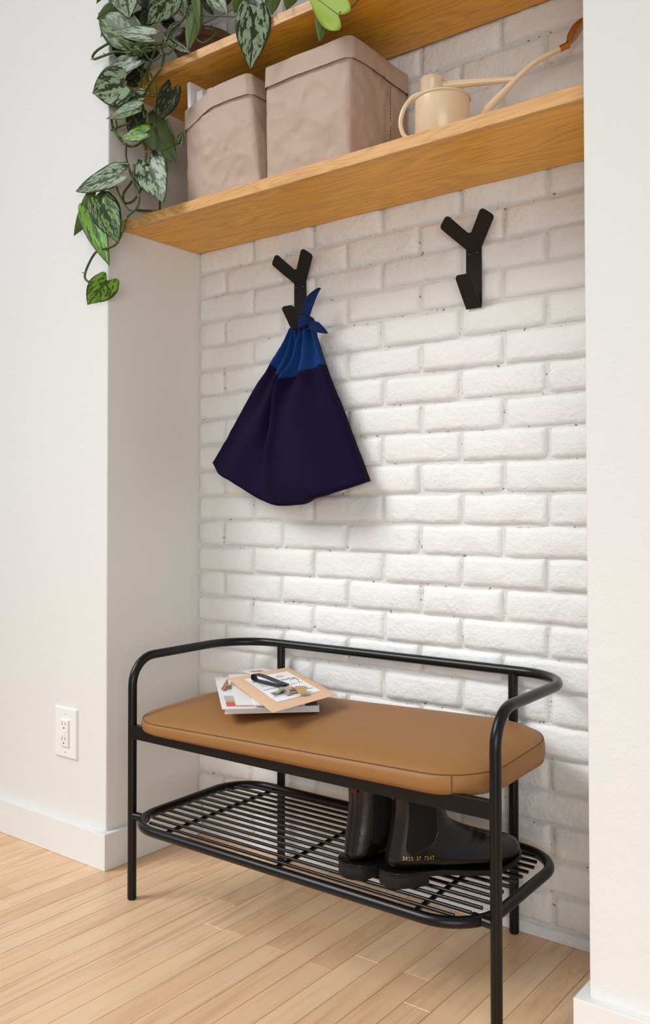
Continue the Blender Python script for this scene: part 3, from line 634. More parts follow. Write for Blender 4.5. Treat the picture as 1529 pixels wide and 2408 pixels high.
# ================================================================ COAT HOOKS
def coat_hook(x, label):
    t = empty('coat_hook', (x, 0, 1.305)); tag(t, label, 'hook', 'black steel coat hooks on the bricks')
    hw = .0185; th = .003
    mb = MB(); yb = -.0002
    mb.box((-hw, yb - th, .003), (hw, yb, .130))
    # lower prong folded outwards
    pr = []
    L = math.hypot(.051, .062)
    poly = [(-hw, 0), (hw, 0)] + arc((hw - .008, L - .008), .008, 0, math.pi / 2, 5) + arc((-hw + .008, L - .008), .008, math.pi / 2, math.pi, 5)
    d = Vector((0, -.051, .062)).normalized(); nn = Vector((0, -d.z, d.y)) * -1
    mb2 = MB().prism(poly, lambda p, s: Vector((p[0], yb - .001, .0)) + d * p[1] + Vector((0, -.62, -.78)) * (th * (1 - s)) * 1.0)
    # forked top plate folded outwards
    W2 = .0172
    def yarm(sx):
        a = math.radians(42); dx, dz = math.sin(a) * sx, math.cos(a)
        px, pz = dz * sx, -dx * sx
        return dx, dz, px, pz
    T = .078
    ctr = Vector((0, .014))
    def armpts(sx):
        a = math.radians(44); u = Vector((math.sin(a) * sx, math.cos(a))); pperp = Vector((u.y, -u.x)) * sx   # towards outside-down
        tip = ctr + u * T; rr = .0085; out = []
        c_out = tip - u * rr + pperp * (W2 - rr); c_in = tip - u * rr - pperp * (W2 - rr)
        for k in range(6):
            b = k / 5 * math.pi / 2; out.append(c_out + pperp * rr * math.cos(b) + u * rr * math.sin(b))
        for k in range(6):
            b = k / 5 * math.pi / 2; out.append(c_in + u * rr * math.cos(b) - pperp * rr * math.sin(b))
        return out
    rgt = armpts(1); lft = armpts(-1)
    crotch = [(.005, .0355), (0, .0335), (-.005, .0355)]
    poly = [(-hw, 0), (hw, 0)] + [tuple(p) for p in rgt] + crotch + [tuple(p) for p in reversed(lft)]
    e = Vector((0, -.55, .835)).normalized(); en = Vector((0, -e.z, -e.y)) * -1
    mb3 = MB().prism(poly, lambda p, s: Vector((p[0], yb - th * .5, .129)) + e * p[1] + Vector((0, -.835, -.55)) * (th * (s - .5)))
    mb.build('back_plate', M['hook'], t, bevel=.0005)
    mb2.build('lower_prong', M['hook'], t, bevel=.0005)
    mb3.build('forked_top', M['hook'], t, bevel=.0005)
    for sx in (-1, 1):
        s_ = MB().lathe([(.0005, .0022), (.0028, .002), (.0042, .0008), (.0045, 0)], (sx * .0105, yb - th, .117), 14, (0, -1, 0)).build('screw', M['screw'], t, True)
        MB().box((sx * .0105 - .0028, yb - th - .0024, .1166), (sx * .0105 + .0028, yb - th - .0019, .1174)).box((sx * .0105 - .0004, yb - th - .0024, .1142), (sx * .0105 + .0004, yb - th - .0019, .1198)).build('cross_slot', M['slot'], s_)
    return t
coat_hook(.363, 'black forked coat hook with the blue bag hanging on it')
coat_hook(.846, 'empty black forked coat hook on the right')
# ================================================================ FABRIC BAG ON THE HOOK
def fabric_bag():
    t = empty('fabric_bag', (.36, -.045, .879)); tag(t, 'dark navy fabric bag with knotted blue top hanging from hook', 'bag')
    OFF = Vector((-.36, .045, -.879))
    def depth(x, z, side):
        """forward bulge (towards the room) of the cloth"""
        f = (1.31 - z) / (1.31 - .88)            # 0 top .. 1 bottom
        return .012 + .050 * sm(0, .9, f) * (1 - .55 * sm(.85, 1.05, f))
    def panel(edgeL, edgeR, seamA, seamB, side):
        """edgeL/edgeR polylines top->bottom; seam fraction along each edge"""
        ns, na, nb_ = 28, 14, 30
        EL, ER = spline(edgeL, 6), spline(edgeR, 6)
        rows = []
        for j in range(na + nb_ + 1):
            if j <= na: g = j / na; fa, fb = seamA * g, seamB * g
            else: g = (j - na) / nb_; fa, fb = seamA + (1 - seamA) * g, seamB + (1 - seamB) * g
            a, b = lerp_poly(EL, fa), lerp_poly(ER, fb)
            f = j / (na + nb_); row = []
            for i in range(ns + 1):
                s = i / ns
                x = a.x + (b.x - a.x) * s; z = a.z + (b.z - a.z) * s
                # seam sags in the middle on its way down
                D = depth(x, z, side)
                if side == 'R':
                    prof = math.sin(math.pi * min(1, .16 + .84 * s)) ** .62 if s < 1 else 0
                    y = -D * (.25 + .95 * prof)
                    y += -.022 * math.exp(-((s - .05) / .07) ** 2) * sm(.12, .35, f) * (1 - sm(.72, .97, f))
                    fold = (1 - sm(.25, .62, f)); y += -.011 * fold * math.sin(s * 13 + 1.0)
                    y += -.010 * sm(.3, .6, f) * math.sin(s * 8.5 - f * 4)
                else:
                    prof = math.sin(math.pi * min(1, .08 + .72 * s)) ** .7
                    y = -D * (.18 + .62 * prof)
                    y += .024 * sm(.55, .85, s) * sm(.18, .32, f) * (1 - sm(.60, .74, f))      # recess beside the big fold
                    y += -.014 * sm(.70, .86, f) * sm(.5, 1, s)
                    fold = (1 - sm(.3, .7, f)); y += -.009 * fold * math.sin(s * 14 + .3)
                    y += -.008 * sm(.35, .6, f) * math.sin(s * 9 + f * 5)
                q = Vector((x * 30, z * 30, 1 if side == 'R' else 7)); y += .0022 * noise.noise(q) + .0012 * noise.noise(q * 3)
                row.append(Vector((x, min(-.014, -.033 + y), z)) + OFF)
            rows.append(row)
        # tuck bottom rows under
        return rows, na
    def sheet(rows, name, m_, parent, back=True):
        vs_ = [v for r_ in rows for v in r_]; n = len(rows[0]); fs_ = []
        for j in range(len(rows) - 1):
            for i in range(n - 1): fs_.append((j * n + i, (j + 1) * n + i, (j + 1) * n + i + 1, j * n + i + 1))
        k = len(vs_)
        # inner sheet close to the wall makes the cloth a closed volume
        yb = .045 - .012
        vs_ += [Vector((v.x, max(v.y + .003, min(yb, v.y + .020)), v.z)) for v in vs_]
        for j in range(len(rows) - 1):
            for i in range(n - 1): fs_.append((k + j * n + i, k + j * n + i + 1, k + (j + 1) * n + i + 1, k + (j + 1) * n + i))
        m2 = len(rows)
        rim = [i for i in range(n)] + [j * n + n - 1 for j in range(1, m2)] + [(m2 - 1) * n + i for i in range(n - 2, -1, -1)] + [j * n for j in range(m2 - 2, 0, -1)]
        for a, b in zip(rim, rim[1:] + rim[:1]): fs_.append((a, b, k + b, k + a))
        return mesh(name, vs_, fs_, m_, parent, True)
    xz = lambda L: [(p[0], 0, p[1]) for p in L]
    bot = [(p[0] - .013 * sm(.40, .60, p[0]), 0, p[2]) for p in xz(BAG_BOTTOM)]
    # right panel: from the big fold to the right edge, ends in the bottom curve
    fold = [(.4020, 0, 1.3085)] + xz(BAG_FOLD)[1:] + [(.345, 0, .8800)]
    rEL = fold; rER = [(.4290, 0, 1.3060)] + [(p[0] - .013 * sm(1.25, .95, p[2]), 0, p[2]) for p in xz(BAG_RIGHT_EDGE)[1:]]
    rows, na = panel(rEL, rER, .30, .245, 'R')
    # bend the lowest rows onto the bottom outline
    def fit_bottom(rows, x0, x1, k):
        bs = [Vector(p) for p in spline(bot, 4)]
        def zb(x):
            for a, b in zip(bs, bs[1:]):
                if a.x <= x <= b.x: return a.z + (b.z - a.z) * (x - a.x) / max(1e-6, b.x - a.x)
            return bs[0].z if x < bs[0].x else bs[-1].z
        n = len(rows)
        for i in range(len(rows[0])):
            dz = zb(rows[-1][i].x + .36) - (rows[-1][i].z + .879)
            for j in range(na + 1, n):
                g = (j - na) / (n - 1 - na); rows[j][i].z += dz * g * g
    fit_bottom(rows, .34, .6, 10)
    sheet(rows[:na + 1], 'blue_panel', M['blue'], t); body = sheet(rows[na:], 'bag_body', M['navy'], t)
    lEL = xz(BAG_LEFT_EDGE)
    lER = [(.3745, 0, 1.306), (.3815, 0, 1.270), (.3750, 0, 1.218), (.3560, 0, 1.172), (.3520, 0, 1.136), (.3450, 0, 1.070), (.340, 0, 1.020), (.340, 0, .960), (.352, 0, .8795)]
    rows, na = panel(lEL, lER, .245, .315, 'L')
    fit_bottom(rows, .1, .36, 10)
    for r_ in rows:
        for v in r_: v.y += .004
    sheet(rows[:na + 1], 'blue_panel', M['blue'], t); sheet(rows[na:], 'bag_body', M['navy'], t)
    # knot of wrapped cloth
    kc = Vector((.417, -.046, 1.319)) + OFF
    knot = []
    mb = MB()
    for k in range(3):
        pts = []
        for i in range(20):
            a = 2 * math.pi * i / 20
            pts.append(kc + Vector((.0150 * math.cos(a), .0135 * math.sin(a), -.0075 + .0072 * k + .0035 * math.cos(a + k))))
        mb.tube(pts, .0068, 10, closed=True)
    mb.lathe([(.0005, -.012), (.012, -.010), (.014, 0), (.011, .011), (.0005, .013)], kc, 16)
    mb.build('knot', M['blue2'], t, True)
    def tail(outline_c, widths, name, dy):
        cs = spline([(c[0], dy + c[2], c[1]) for c in outline_c], 6); n = len(cs); vs_ = []; fs_ = []
        for i, c in enumerate(cs):
            tt = (cs[min(i + 1, n - 1)] - cs[max(i - 1, 0)]).normalized(); sd = Vector((tt.z, 0, -tt.x)).normalized()
            u = i / (n - 1) * (len(widths) - 1); k = min(int(u), len(widths) - 2); wv = widths[k] + (widths[k + 1] - widths[k]) * (u - k)
            for s in (-1, -.5, 0, .5, 1): vs_.append(c + sd * wv * s + Vector((0, -.0035 * (abs(s) ** 1.5) - .0012, 0)) + OFF)
            for s in (1, .5, 0, -.5, -1): vs_.append(c + sd * wv * s + Vector((0, -.0035 * (abs(s) ** 1.5) + .0012, 0)) + OFF)
        for i in range(n - 1):
            for k in range(10): fs_.append((i * 10 + k, i * 10 + (k + 1) % 10, (i + 1) * 10 + (k + 1) % 10, (i + 1) * 10 + k))
        fs_.append(tuple(range(10))); fs_.append(tuple((n - 1) * 10 + k for k in range(10))[::-1])
        MB().add(vs_, fs_).build(name, M['blue2'], t, True)
    tail([(.4255, 1.326, 0), (.4270, 1.342, -.004), (.4390, 1.366, -.006), (.4545, 1.385, -.003), (.4655, 1.3945, 0)], [.006, .0140, .0150, .0075, .0014], 'tail', -.050)
    tail([(.428, 1.308, 0), (.445, 1.307, -.006), (.463, 1.300, -.008), (.478, 1.291, -.004), (.4875, 1.285, 0)], [.007, .0105, .0125, .0070, .0018], 'tail', -.052)
fabric_bag()

# ================================================================ BENCH
BA = .0162; BX, BY = .1866, -.3828; BW, BD = .8901, .361
bench = empty('bench', (BX, BY, 0), BA); tag(bench, 'black tubular steel bench with tan leather cushion and slatted shelf', 'bench')
TR = .0100; ZT = .537; ZR = .389
r1 = .062; r2 = .118
path = []
def corner3(p, a, b, r_, n=8):
    """fillet between directions a (incoming) and b (outgoing) at corner p"""
    a = Vector(a).normalized(); b = Vector(b).normalized(); p = Vector(p); c = p - a * r_ + b * r_
    return [c + (-b) * r_ * math.cos(k / n * math.pi / 2) + a * r_ * math.sin(k / n * math.pi / 2) for k in range(n + 1)]
path = [Vector((0, 0, .003)), Vector((0, 0, .2)), Vector((0, 0, .42))]
path += corner3((0, 0, ZT), (0, 0, 1), (0, 1, 0), r1)
path += corner3((0, BD, ZT), (0, 1, 0), (1, 0, 0), r2, 12)
path += corner3((BW, BD, ZT), (1, 0, 0), (0, -1, 0), r2, 12)
path += corner3((BW, 0, ZT), (0, -1, 0), (0, 0, -1), r1)
path += [Vector((BW, 0, .42)), Vector((BW, 0, .2)), Vector((BW, 0, .003))]
MB().tube(path, TR, 18).build('frame_tube', M['metal'], bench, True)
BI = .135
for x in (BI, BW - BI): MB().tube([(x, BD, .003), (x, BD, .3), (x, BD, ZT - .004)], TR, 18).build('back_leg', M['metal'], bench, True)
for x, y in ((0, 0), (BW, 0), (BI, BD), (BW - BI, BD)):
    MB().lathe([(.0005, .0003), (.0088, .0003), (.0094, .0012), (.0094, .0045), (.0005, .0045)], (x, y, 0), 18).build('foot_cap', M['screw'], bench, True)
MB().box((.006, -.0075, ZR - .0305), (BW - .006, .0075, ZR)).build('front_rail', M['metal'], bench, bevel=.0012)
MB().box((BI, BD - .0075, ZR - .0305), (BW - BI, BD + .0075, ZR)).build('back_rail', M['metal'], bench, bevel=.0012)
for x in (.19, .445, .70): MB().box((x - .015, .0078, ZR - .016), (x + .015, BD - .0078, ZR - .001)).build('seat_bar', M['metal'], bench, bevel=.001)
# cushion
def cushion():
    x0, x1, y0, y1, r_ = -.016, .872, -.022, .340, .112
    zb, zseam = ZR - .0085, .4185
    def outline(inset, n=10): return round_rect(x0 + inset, x1 - inset, y0 + inset, y1 - inset, max(.01, r_ - inset), n)
    prof = [(.030, zb), (.012, zb + .001), (.003, zb + .006), (0.0, zb + .015), (.0003, zb + .027), (.0028, zseam - .001), (.0045, zseam - .0006), (.0065, zseam + .0020)]
    rings = [[(x, y, z) for x, y in outline(i)] for i, z in prof]
    cx, cy = (x0 + x1) / 2, (y0 + y1) / 2
    for s, z in ((.93, .4265), (.84, .4335), (.70, .4390), (.5, .4425), (.25, .4435)):
        o = outline(.0065); rings.append([(cx + (x - cx) * (1 - (1 - s) * .52), cy + (y - cy) * s, z + .0065 * (x - cx)) for x, y in o])
    def tilt(x, y, z): return z + (.009 * (x - cx) / .43 + .008 * (y - cy) / .18) * (.35 if z < zb + .012 else 1.0 if z > zseam - .004 else .7)
    rings = [[(x, y, tilt(x, y, z)) for x, y, z in r__] for r__ in rings]
    k = len(rings[0]); vs_ = [v for r__ in rings for v in r__]; fs_ = [tuple(range(k))[::-1], tuple((len(rings) - 1) * k + i for i in range(k))]
    for j in range(len(rings) - 1):
        for i in range(k): fs_.append((j * k + i, j * k + (i + 1) % k, (j + 1) * k + (i + 1) % k, (j + 1) * k + i))
    c = MB().add(vs_, fs_).build('cushion', M['leather'], bench)
    for p in c.data.polygons: p.use_smooth = True
    MB().tube([(x, y, tilt(x, y, zseam + .0002)) for x, y in outline(.0042, 10)], .00085, 6, closed=True).build('seam_stitching', M['stitch'], c, True)
    # upright seam near the right front corner
    up = [(x1 - .052, y0 + .0128 - d, z) for d, z in ((-.006, zb + .001), (.0055, zb + .008), (.0058, zb + .018), (.003, zseam))]
    ang = math.radians(-62); cc = Vector((x1 - r_, y0 + r_))
    def on_side(ins, z): return (cc.x + (r_ - ins) * math.cos(ang), cc.y + (r_ - ins) * math.sin(ang), z)
    MB().tube([(p[0], p[1], tilt(*p)) for p in [on_side(i - .0003, z) for i, z in prof[1:6]]], .0008, 6).build('side_seam', M['stitch'], c, True)
cushion()
# slatted shelf
LZ = .186
sx0, sx1, sy0, sy1, sr = .024, .873, -.046, .338, .095
rack = MB().tube([(x, y, LZ) for x, y in round_rect(sx0, sx1, sy0, sy1, sr, 12)], .0100, 18, closed=True).build('shelf_frame', M['metal'], bench, True)
for x in (.135, .44, .75): MB().tube([(x, sy0 + .004, LZ - .0035), (x, sy1 - .004, LZ - .0035)], .0042, 10).build('cross_bar', M['metal'], rack, True)
NS = 13
for k in range(NS):
    y = -.0165 + k * (.322 + .0 + .0) / (NS - 1)
    dy = max(0, (sy0 + sr) - y, y - (sy1 - sr)); ins = sr - math.sqrt(max(0, (sr) ** 2 - dy ** 2))
    xa, xb = sx0 + ins + .026, sx1 - ins - .026
    MB().tube([(xa, y, LZ + .0035), (xb, y, LZ + .0035)], .0034, 10).build('slat', M['metal'], rack, True)
for p, q in (((0, 0), (.045, .004)), ((BW, 0), (BW - .045, .004)), ((BI, BD), (BI, sy1)), ((BW - BI, BD), (BW - BI, sy1))):
    MB().tube([(p[0], p[1], LZ), (q[0], q[1], LZ)], .0090, 14).build('strut', M['metal'], bench, True)
RACK_TOP = LZ + .0035 + .0034

# ================================================================ BOOTS
RINGS = [  # back point, front point, half width
 ((.020, .168), (.116, .170), .036), ((.022, .130), (.119, .143), .0350), ((.017, .092), (.123, .122), .0345), ((.010, .058), (.129, .109), .0350),
 ((.008, .034), (.141, .100), .0350), ((.030, .0265), (.158, .092), .0355), ((.080, .0255), (.178, .084), .0375), ((.132, .0230), (.200, .0765), .0425),
 ((.178, .0205), (.222, .0700), .0455), ((.215, .0205), (.242, .0650), .0440), ((.246, .0235), (.259, .0590), .0360), ((.264, .0290), (.270, .0520), .0230), ((.272, .0350), (.2735, .0450), .0100)]
def boot_point(t, a):
    """t: ring parameter, a: angle (0 = front/top, pi = back/bottom)"""
    def at(i, f):
        i = max(0, min(len(RINGS) - 1, i)); return RINGS[i]
    i = min(int(t), len(RINGS) - 2); f = t - i
    def cat(get):
        p0, p1, p2, p3 = get(at(i - 1, 0)), get(at(i, 0)), get(at(i + 1, 0)), get(at(i + 2, 0))
        return .5 * (2 * p1 + (p2 - p0) * f + (2 * p0 - 5 * p1 + 4 * p2 - p3) * f * f + (3 * p1 - p0 - 3 * p2 + p3) * f ** 3)
    bx, bz = cat(lambda r_: r_[0][0]), cat(lambda r_: r_[0][1]); fx, fz = cat(lambda r_: r_[1][0]), cat(lambda r_: r_[1][1]); wv = cat(lambda r_: r_[2])
    c, s = math.cos(a), math.sin(a)
    e = .82
    ce = math.copysign(abs(c) ** e, c); se = math.copysign(abs(s) ** (.88), s)
    cx, cz = (bx + fx) / 2, (bz + fz) / 2; hx, hz = (fx - bx) / 2, (fz - bz) / 2
    k = sm(3.5, 6.5, t)
    wide = 1 + k * (.22 * (-c) - .16 * max(0, c)) - (1 - k) * .10 * max(0, c)
    # ankle crease
    cr = .0003 * math.sin(t * 9) * sm(5, 6.2, t) * (1 - sm(7.4, 8.4, t)) * max(0, c + .3)
    return Vector((cx + hx * ce - cr, wv * se * wide, cz + hz * ce + cr))
def make_boot(name_label, H, th, outer, text):
    t = empty('ankle_boot', (H[0], H[1], RACK_TOP + .0004), th); tag(t, name_label, 'boot', 'pair of black boots on the bench shelf')
    nt, na = 60, 40; T = len(RINGS) - 1
    vs_ = []; fs_ = []
    for i in range(nt + 1):
        for k in range(na): vs_.append(boot_point(T * i / nt, 2 * math.pi * k / na))
    for i in range(nt):
        for k in range(na): fs_.append((i * na + k, i * na + (k + 1) % na, (i + 1) * na + (k + 1) % na, (i + 1) * na + k))
    fs_.append(tuple(nt * na + k for k in range(na)))
    upper = mesh('upper', vs_, fs_, M['boot'], t, True)
    bv = BVHTree.FromPolygons(vs_, fs_)
    # lining: inner sleeve
    vi = []; fi = []
    for j, (tt, sc) in enumerate(((0, 1.0), (0.0, .93), (.6, .92), (1.6, .90), (3.0, .80))):
        ring = [boot_point(tt, 2 * math.pi * k / na) for k in range(na)]; c = sum(ring, Vector()) / na
        vi += [c + (v - c) * sc + Vector((0, 0, .0008 if j < 2 else 0)) for v in ring]
    for j in range(4):
        for k in range(na): fi.append((j * na + k, (j + 1) * na + k, (j + 1) * na + (k + 1) % na, j * na + (k + 1) % na))
    mesh('lining', vi, fi, M['lining'], t, True)
    # elastic side panels
    for sd in (1, -1):
        g = []; gf = []; n1, n2 = 14, 8
        for i in range(n1 + 1):
            tt = .02 + 3.75 * i / n1; nar = math.sqrt(max(0, 1 - sm(.72, 1.0, i / n1) ** 2 * .75)) * (1 - .12 * i / n1)
            for k in range(n2 + 1):
                a = math.radians(96 + (k / n2 - .5) * 60 * nar) * sd
                p = boot_point(tt, a); q = boot_point(tt, a + .02) - p; q2 = boot_point(tt + .02, a) - p; nn = q.cross(q2).normalized()
                if nn.y * sd < 0: nn = -nn
                g.append(p + nn * .0008)
        for i in range(n1):
            for k in range(n2): gf.append((i * (n2 + 1) + k, i * (n2 + 1) + k + 1, (i + 1) * (n2 + 1) + k + 1, (i + 1) * (n2 + 1) + k))
        mesh('elastic_panel', g, gf, M['elastic'], t, True)
        rim = [g[i * (n2 + 1)] for i in range(n1 + 1)] + [g[n1 * (n2 + 1) + k] for k in range(1, n2)] + [g[i * (n2 + 1) + n2] for i in range(n1, -1, -1)]
        MB().tube(rim, .0007, 6).build('panel_edge', M['boot'], t, True)
    # back seam, counter seam
    for aa in (math.radians(172), math.radians(188)):
        MB().tube([boot_point(tt, aa) + Vector((-.0003, 0, 0)) for tt in [4.0 * k / 18 for k in range(19)]], .0005, 5).build('seam', M['screw'], t, True)
    MB().tube([boot_point(4.2 + .01 * k, math.radians(sdeg)) for k, sdeg in enumerate(range(95, 170, 8))], .0004, 5)
    # pull tab
    pts = [(.0185, .150), (.0150, .172), (.0150, .182), (.0190, .1865), (.0235, .182), (.0240, .165)]
    vs2 = []; fs2 = []
    sp = spline([(p[0], 0, p[1]) for p in pts], 4)
    for i, p in enumerate(sp):
        n_ = Vector((math.cos(math.pi * i / (len(sp) - 1)) * -.0009, 0, math.sin(math.pi * i / (len(sp) - 1)) * .0009))
        vs2 += [p + Vector((0, -.009, 0)) + n_, p + Vector((0, .009, 0)) + n_, p + Vector((0, .009, 0)) - n_, p + Vector((0, -.009, 0)) - n_]
    for i in range(len(sp) - 1):
        for k in range(4): fs2.append((i * 4 + k, i * 4 + (k + 1) % 4, (i + 1) * 4 + (k + 1) % 4, (i + 1) * 4 + k))
    MB().add(vs2, fs2).build('pull_tab', M['lining'], t, True)
    # sole: footprint outline with heel block, sole and welt
    def hw(x):
        u = x / .282
        pr = [(0, .006), (.006, .0125), (.02, .0215), (.045, .0290), (.08, .0335), (.16, .0365), (.28, .0350), (.42, .0335), (.58, .0430), (.70, .0485), (.80, .0480), (.89, .0410), (.955, .0285), (.985, .0165), (1, .004)]
        for (a, b), (c, d) in zip(pr, pr[1:]):
            if u <= c: break
        i = min(range(len(pr)), key=lambda q: 9 if pr[q][0] < u - 1e-9 else pr[q][0]); i = max(1, i)
        P = [pr[max(0, i - 2)][1], pr[i - 1][1], pr[i][1], pr[min(len(pr) - 1, i + 1)][1]]; f = min(1, max(0, (u - pr[i - 1][0]) / (pr[i][0] - pr[i - 1][0])))
        return .5 * (2 * P[1] + (P[2] - P[0]) * f + (2 * P[0] - 5 * P[1] + 4 * P[2] - P[3]) * f * f + (3 * P[1] - P[0] - 3 * P[2] + P[3]) * f ** 3)
    def slab(x0, x1, zlo, zhi, grow, n=44):
        xs = [x0 + (x1 - x0) * (0.5 - .5 * math.cos(math.pi * i / n)) for i in range(n + 1)]
        vs3 = []
        for x in xs:
            wv = hw(min(.282, max(0, x))) + grow
            for s, z in ((-1, zlo(x)), (1, zlo(x)), (1, zhi(x)), (-1, zhi(x))): vs3.append((x - .004, wv * s, z))
        fs3 = [(0, 1, 2, 3), tuple(4 * n + k for k in (3, 2, 1, 0))]
        for i in range(n):
            for k in range(4): fs3.append((i * 4 + k, (i + 1) * 4 + k, (i + 1) * 4 + (k + 1) % 4, i * 4 + (k + 1) % 4))
        return MB().add(vs3, fs3)
    top = lambda x: .0275 - .0080 * sm(.05, .19, x) + .0145 * sm(.20, .285, x)
    heel = slab(0, .080, lambda x: 0.0, lambda x: .0195, 0).build('heel', M['sole'], t, True, bevel=.0008)
    slab(0, .282, lambda x: max(.004, top(x) - .0105) if x > .081 else .0197, lambda x: top(x) - .0035, .0006).build('sole', M['sole'], t, True, bevel=.0008)
    slab(-.001, .283, lambda x: top(x) - .0033, top, .0022).build('welt', M['boot'], t, True, bevel=.0010)
    if text:
        vs4 = []; fs4 = []
        for ci, ch in enumerate('3825 37 7547'):
            if ch == ' ': continue
            cv, cf = text_mesh(ch, .0105); x0 = min(v.x for v in cv); x1 = max(v.x for v in cv); n0 = len(vs4)
            vs4 += [Vector(((v.x - x0) / (x1 - x0) * .0068 + ci * .0100, v.y, 0)) for v in cv]; fs4 += [tuple(q + n0 for q in f_) for f_ in cf]
        xs = [v.x for v in vs4]; wid = max(xs) - min(xs); out = []
        for v in vs4:
            px = .027 + (v.x - min(xs)) * (.058 / wid); pz = .0480 + v.y - (v.x - min(xs)) * .02
            hit = bv.ray_cast(Vector((px, -.2, pz)), Vector((0, 1, 0)))
            out.append((hit[0] + Vector((0, -.0006, 0))) if hit[0] else Vector((px, -.037, pz)))
        mesh('number_stamp', out, fs4, M['gold'], t)
    return t
make_boot('black ankle boot with gold numbers seen from the side', (.845, -.358), math.radians(55), -1, True)
make_boot('black ankle boot turned heel first, left of the numbered boot', (.779, -.378), math.radians(84), -1, False)

# ================================================================ POST AND KEYS ON THE CUSHION
CT = .4470
def quad_slab(t, name, q, z0, z1, m_, bevel=.0003, dz=(0, 0, 0, 0), nsub=8):
    """sheet over four (x,y) corners, thickness z0..z1, corners lifted by dz"""
    vs_ = []; fs_ = []; n = nsub
    Q = [Vector(p) for p in q]
    for s in (0, 1):
        for j in range(n + 1):
            for i in range(n + 1):
                u, v = i / n, j / n; a = Q[0].lerp(Q[1], u); b = Q[3].lerp(Q[2], u); p = a.lerp(b, v)
                d = (dz[0] * (1 - u) + dz[1] * u) * (1 - v) + (dz[3] * (1 - u) + dz[2] * u) * v
                vs_.append((p.x, p.y, (z1 if s else z0) + d))
    m2 = (n + 1) ** 2
    for j in range(n):
        for i in range(n):
            a, b, c, d = j * (n + 1) + i, j * (n + 1) + i + 1, (j + 1) * (n + 1) + i + 1, (j + 1) * (n + 1) + i
            fs_ += [(a, d, c, b), (m2 + a, m2 + b, m2 + c, m2 + d)]
    rim = [i for i in range(n + 1)] + [j * (n + 1) + n for j in range(1, n + 1)] + [n * (n + 1) + i for i in range(n - 1, -1, -1)] + [j * (n + 1) for j in range(n - 1, 0, -1)]
    for a, b in zip(rim, rim[1:] + rim[:1]): fs_.append((a, b, m2 + b, m2 + a))
    return MB().add(vs_, fs_).build(name, m_, t)
def rel(q, c): return [(p[0] - c[0], p[1] - c[1]) for p in q]
def sheet_thing(name, label, cat, q, z0, th, cover, pages=None, dz=(0, 0, 0, 0), group='post piled on the cushion'):
    c = (sum(p[0] for p in q) / 4, sum(p[1] for p in q) / 4); t = empty(name, (c[0], c[1], z0)); tag(t, label, cat, group)
    qq = rel(q, c)
    if pages:
        ins = [(p[0] * .992, p[1] * .992) for p in qq]
        quad_slab(t, 'pages', ins, .0008, th - .0008, pages, dz=dz)
        quad_slab(t, 'cover', qq, th - .0007, th, cover, dz=dz); quad_slab(t, 'back_cover', qq, 0, .0007, cover, dz=dz)
    else: quad_slab(t, 'sheets', qq, 0, th, cover, dz=dz)
    return t, qq, th
def patch(t, qq, th, name, u0, u1, v0, v1, m_, lift=.0003, dz=(0, 0, 0, 0)):
    """flat print on a sheet, in the sheet's own u,v"""
    Q = [Vector(p) for p in qq]
    def P(u, v): return Q[0].lerp(Q[1], u).lerp(Q[3].lerp(Q[2], u), v)
    def Z(u, v): return (dz[0] * (1 - u) + dz[1] * u) * (1 - v) + (dz[3] * (1 - u) + dz[2] * u) * v + th
    c = [(u0, v0), (u1, v0), (u1, v1), (u0, v1)]
    return mesh(name, [(*P(u, v), Z(u, v) + lift) for u, v in c], [(0, 1, 2, 3)], m_, t)
z = CT + .0004
# bottom magazine (corner order: front left, front right, back right, back left)
q = [(.462, -.372), (.605, -.236), (.440, -.060), (.300, -.195)]
mag, qq, th = sheet_thing('magazine', 'thick magazine with white spine at the bottom of the pile', 'magazine', q, z, .0125, M['paper'], M['pages'])
patch(mag, qq, th, 'cover_picture', .48, .985, .03, .6, M['cover_dark'])
z += .0135
q = [(.470, -.388), (.530, -.330), (.330, -.100), (.215, -.150)]
nw, qq, th = sheet_thing('newspaper', 'folded newspaper with a small red photo at the left end', 'newspaper', q, z, .0022, M['paper'])
patch(nw, qq, th, 'photo', .12, .44, .05, .17, M['ink_red']); patch(nw, qq, th, 'photo', .12, .44, .17, .24, M['ink_green']); patch(nw, qq, th, 'photo', .10, .44, .24, .36, M['ink_grey'])
for k in range(5): patch(nw, qq, th, 'print_line', .14, .42, .50 + .06 * k, .506 + .06 * k, M['ink_grey'])
z += .0028
q = [(.483, -.360), (.590, -.265), (.330, -.045), (.232, -.120)]
fl, qq, th = sheet_thing('leaflet', 'white folded leaflet lying between newspaper and envelope', 'leaflet', q, z, .0030, M['paper'], M['ink_red'])
z += .0034
q = [(.520, -.345), (.595, -.275), (.370, -.070), (.300, -.130)]
fl2, qq, th = sheet_thing('brochure', 'narrow glossy white brochure peeking out under the envelope', 'brochure', q, z, .0026, M['label'], M['ink_grey'])
q = [(.385, -.110), (.420, -.050), (.250, -.018), (.225, -.075)]
np2, qq, th = sheet_thing('newspaper', 'newspaper with red headline tucked behind the envelope', 'newspaper', q, z, .0026, M['paper'])
patch(np2, qq, th, 'headline', .10, .60, .72, .80, M['ink_red'])
for k in range(6): patch(np2, qq, th, 'print_line', .12, .86, .12 + .08 * k, .126 + .08 * k, M['ink_grey'])
z += .0036
